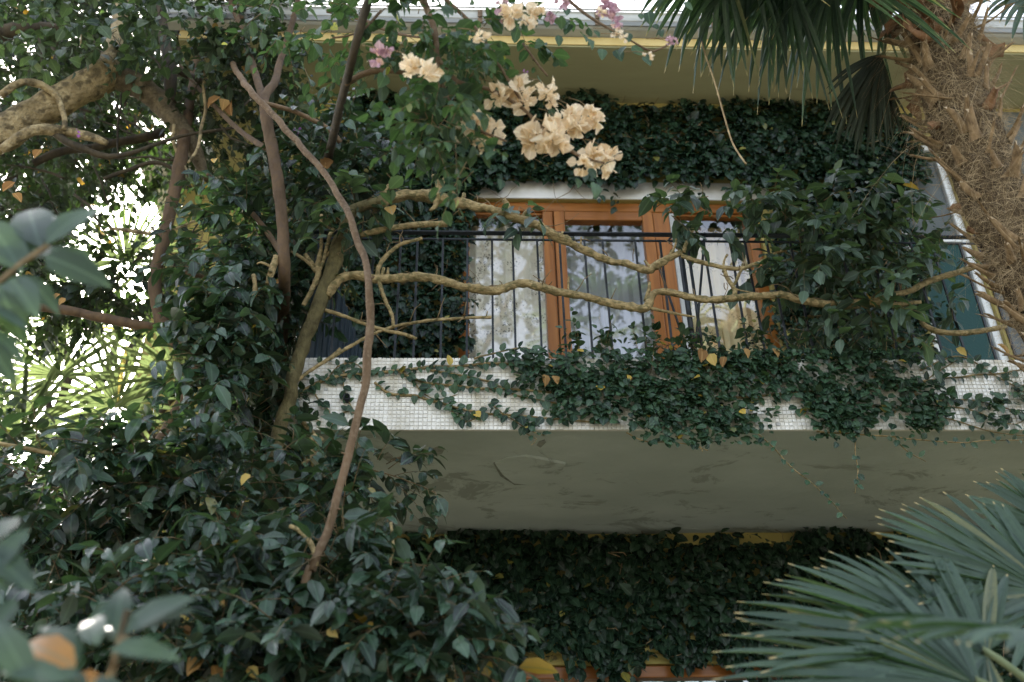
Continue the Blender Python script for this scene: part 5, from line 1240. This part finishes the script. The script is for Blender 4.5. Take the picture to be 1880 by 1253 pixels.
# backlit palms behind the bent trunk
lp = thing('backlit_palm', 'sunlit fan palm glowing behind the bent trunk', 'palm', (-3.2, 3.4, 0))
lb = np.array([-3.1, 3.4, 4.6])
tube('trunk', catmull(np.array([(-3.2, 3.4, 0, .14), (-3.15, 3.4, 2, .13), (-3.1, 3.4, 4.3, .12), (-3.08, 3.4, 4.8, .08)]), .1), M['palm_core'], lp, 12, .2, 9)
for (h, Yh, d, L, sp, nr) in [((215, 745), 3.0, (.1, -.2, .9), .75, 2.3, (-.1, -.95, -.2)), ((330, 690), 2.6, (-.1, -.1, .9), .7, 2.2, (.1, -.9, .1)), ((110, 690), 3.2, (-.4, -.2, .7), .8, 2.2, (-.2, -.9, .2)), ((230, 480), 3.6, (-.2, -.2, .9), .75, 2.2, (-.2, -.9, .2)),
                              ((40, 800), 2.4, (-.2, -.2, .9), .75, 2.2, (.1, -.9, .2)), ((160, 600), 3.8, (.1, -.2, .9), .8, 2.3, (0, -.9, .2))]:
    H = P(*h, Yh)
    fan(lp, H, d, nr, L, 28, sp, M['palm_back'], .038, .1, np.array([lb, (lb + H) / 2 + np.array([0, 0, .25]), H - norm(np.array(d)) * .05, H]), .35, ratio=.8)

# ------------------------------------------------------------------ neighbour house and trees beyond
nb = thing('neighbour_house', 'ochre neighbouring house glimpsed through the tree gaps', 'house', (-3.4, 8, 0))
a, b_ = P(325, 330, 7.5), P(540, 330, 7.5)
boxes('wall', [(a[0], b_[0] + .6, 7.5, 11.5, 0, a[2])], M['yellow'], nb)
boxes('roof', [(a[0] - .5, b_[0] + .9, 7.0, 12.0, a[2] + .003, a[2] + .28)], M['zinc'], nb, .02)
w = a[2] - 2.6
f_ = boxes('window', [(a[0] + .9, a[0] + 1.9, 7.47, 7.498, w, w + 1.5)], M['white_frame'], nb, .01)
boxes('pane', [(a[0] + .97, a[0] + 1.83, 7.455, 7.469, w + .08, w + 1.42)], M['glass'], f_)
def far_tree(name, label, base, trunk_h, blobs, ntw, leafL, mat, parts=0, bark='dark_bark', W=.34, tw_len=.5, nleaf=9, tpl='low'):
    t = thing(name, label, 'tree', base)
    cen = np.mean([b[:3] for b in blobs], 0)
    tube('trunk', catmull(np.array([(*base, .2), (base[0], base[1], base[2] + trunk_h * .5, .17), (*cen, .07)]), .2), M[bark], t, 10, .15, 4)
    lv, S, D = Leaves(), [], []
    wgt = np.array([b[3] ** 3 for b in blobs]); wgt = wgt / wgt.sum()
    for b, k in zip(blobs, rng.multinomial(ntw, wgt)):
        u = unit(k) * (rng.random(k) ** .4)[:, None]
        S.append(np.array(b[:3]) + u * b[3]); D.append(u + rng.normal(0, .5, (k, 3)))
        tube('limb', catmull(np.array([(*(np.array(base) + np.array([0, 0, trunk_h * .6])), .09), (*((np.array(b[:3]) + cen) / 2), .05), (*b[:3], .025)]), .2), M[bark], t, 7, .1, 4)
    twigs(lv, None, np.concatenate(S), np.concatenate(D), tw_len, nleaf, leafL, W, droop=.4)
    clear_gaps(lv)
    foliage(lv, M[mat], t, parts, name='crown', tpl=tpl)
    return t
def W_(x, y, Y): return tuple(P(x, y, Y))
far_tree('broadleaf_tree', 'dark leafy tree behind the pale limb, sky showing through', (-6.2, 6.5, 0), 6,
         [(*W_(40, 120, 5.5), 1.5), (*W_(150, 60, 6), 1.5), (*W_(280, 90, 6), 1.3), (*W_(90, 330, 5.5), 1.3), (*W_(-60, 260, 5), 1.6), (*W_(200, 240, 6.5), 1.2), (*W_(400, 90, 6), 1.2), (*W_(20, 450, 5), 1.2), (*W_(480, 30, 5.5), 1.2), (*W_(340, 200, 6), .9), (*W_(-40, 20, 5), 1.5), (*W_(240, -20, 6), 1.4)], 2900, .10, 'tree')
far_tree('broadleaf_tree', 'pale leafed tree low in the gap below the bent limb', (-5.0, 6.8, 0), 3.5,
         [(*W_(60, 640, 6), 1.1), (*W_(-20, 780, 6), 1.4), (*W_(180, 860, 6.5), 1.3), (*W_(330, 900, 6.5), 1.2), (*W_(60, 900, 6), 1.5), (*W_(420, 740, 6.5), .8), (*W_(200, 620, 6.5), 1.0), (*W_(320, 480, 6.5), .7)], 420, .085, 'palm_back')

far_tree('broadleaf_tree', 'dark tree filling the lower edge beside the near shrub', (-2.9, 2.2, 0), 2.0,
         [(*W_(-20, 880, 2.0), .5), (*W_(60, 960, 2.0), .55), (*W_(0, 1080, 1.8), .6), (*W_(120, 1080, 1.9), .55), (*W_(30, 1200, 1.8), .6), (*W_(200, 1000, 2.0), .5), (*W_(200, 1180, 1.8), .55), (*W_(330, 940, 2.0), .4)], 800, .075, 'shrub', tw_len=.3)

# ------------------------------------------------------------------ near sprigs, out of focus
def sprig(name, label, base, pts, leaves, mat, stem_r=.005):
    t = thing(name, label, 'branch', base)
    c = catmull(np.array([(*base, stem_r * 1.6)] + [(*P(x, y, Y), stem_r) for x, y, Y in pts]), .05)
    tube('stem', c, M['twig'], t, 7, .08)
    ms = leaf_lib('near' + mat.name, mat, .205, .22, .02)
    for (bx, by, tx, ty, Y, nrm) in leaves:
        B = P(bx, by, Y); T = P(tx, ty, Y + random.uniform(-.05, .05))
        place_leaf(ms[random.randrange(8)], B, T - B, np.array(nrm), np.linalg.norm(T - B) * 1.03, t)
    return t
f1, f2 = (0, -1, .25), (.1, -.85, .55)
sprig('near_branch', 'blurred leafy sprig rising in the near corner below the shrub', (.22, -2.75, 0), [(190, 1300, -2.7), (205, 1230, -2.7), (220, 1180, -2.7), (235, 1170, -2.7)],
      [(215, 1165, 215, 1050, -2.7, f1), (180, 1185, 152, 1098, -2.7, f1), (225, 1165, 330, 1065, -2.7, f2), (235, 1160, 345, 1098, -2.7, f2), (200, 1195, 340, 1185, -2.75, f2), (145, 1215, 82, 1110, -2.7, (.5, -.8, .4)), (215, 1180, 195, 1120, -2.68, f2), (140, 1225, 20, 1150, -2.75, f1), (150, 1240, 60, 1240, -2.75, f2), (120, 1250, 0, 1190, -2.8, f2), (170, 1240, 230, 1290, -2.75, f2), (140, 1230, 130, 1310, -2.75, f1), (60, 1260, -20, 1120, -2.8, f1), (30, 1100, -40, 1180, -2.75, f2), (0, 1080, 70, 1030, -2.75, f2), (-20, 1060, 40, 960, -2.75, f1), (-30, 1010, 60, 1060, -2.75, f2), (-20, 1000, 30, 930, -2.75, f1)], M['near'])
nsp = sprig('near_branch', 'blurred leafy sprig hanging at the edge beside the sun gap', (-.5, -2.68, 0), [(-120, 700, -2.7), (-40, 560, -2.75), (20, 500, -2.75), (60, 470, -2.75), (90, 450, -2.75)],
      [(60, 470, 90, 370, -2.75, f1), (75, 455, 40, 350, -2.75, f1), (85, 450, 160, 345, -2.78, f1), (90, 455, 190, 480, -2.75, f1), (80, 470, 185, 500, -2.78, (.2, -1, -.2)), (40, 500, -30, 380, -2.75, f1), (30, 505, 120, 540, -2.75, f2), (20, 510, 60, 560, -2.75, f1), (10, 520, -40, 560, -2.75, f2), (0, 530, 40, 620, -2.8, f1), (-20, 560, 50, 600, -2.8, f2), (-30, 600, 60, 660, -2.8, f2), (40, 490, 0, 430, -2.75, f2), (50, 480, 110, 420, -2.72, f2), (-30, 620, 30, 700, -2.8, f1)], M['near'])
dry_leaves(nsp, [(150, 1235, -2.75, 60), (180, 1240, -2.75, 55)])

# ------------------------------------------------------------------ trees behind the viewer, seen mirrored in the panes
far_tree('garden_tree', 'broad garden tree mirrored in the door panes', (-1.5, -11, 0), 8, [(-.5, -11, 14.6, 1.5), (1.6, -11.5, 15.6, 1.6), (-2.6, -11, 14.5, 1.9), (1.0, -11, 13.3, .8), (3.6, -12, 16, 1.4)], 750, .17, 'tree')
gp = thing('garden_palm', 'garden palm mirrored in the door panes', 'palm', (3.6, -9.5, 0))
tube('trunk', catmull(np.array([(3.6, -9.5, 0, .17), (3.6, -9.5, 5, .15), (3.6, -9.5, 12.2, .14)]), .3), M['palm_core'], gp, 12, .2, 6)
for i in range(12):
    a = i * 2.4; e = random.uniform(-.3, .9)
    d = np.array([math.cos(a), math.sin(a), e]); H = np.array([3.6, -9.5, 12.2]) + norm(d) * .9
    fan(gp, H, d, (0, .3, 1), .95, 26, 1.9, M['palm'], .07, .3, np.array([(3.6, -9.5, 12.1), (np.array([3.6, -9.5, 12.2]) + H) / 2, H]), .4)
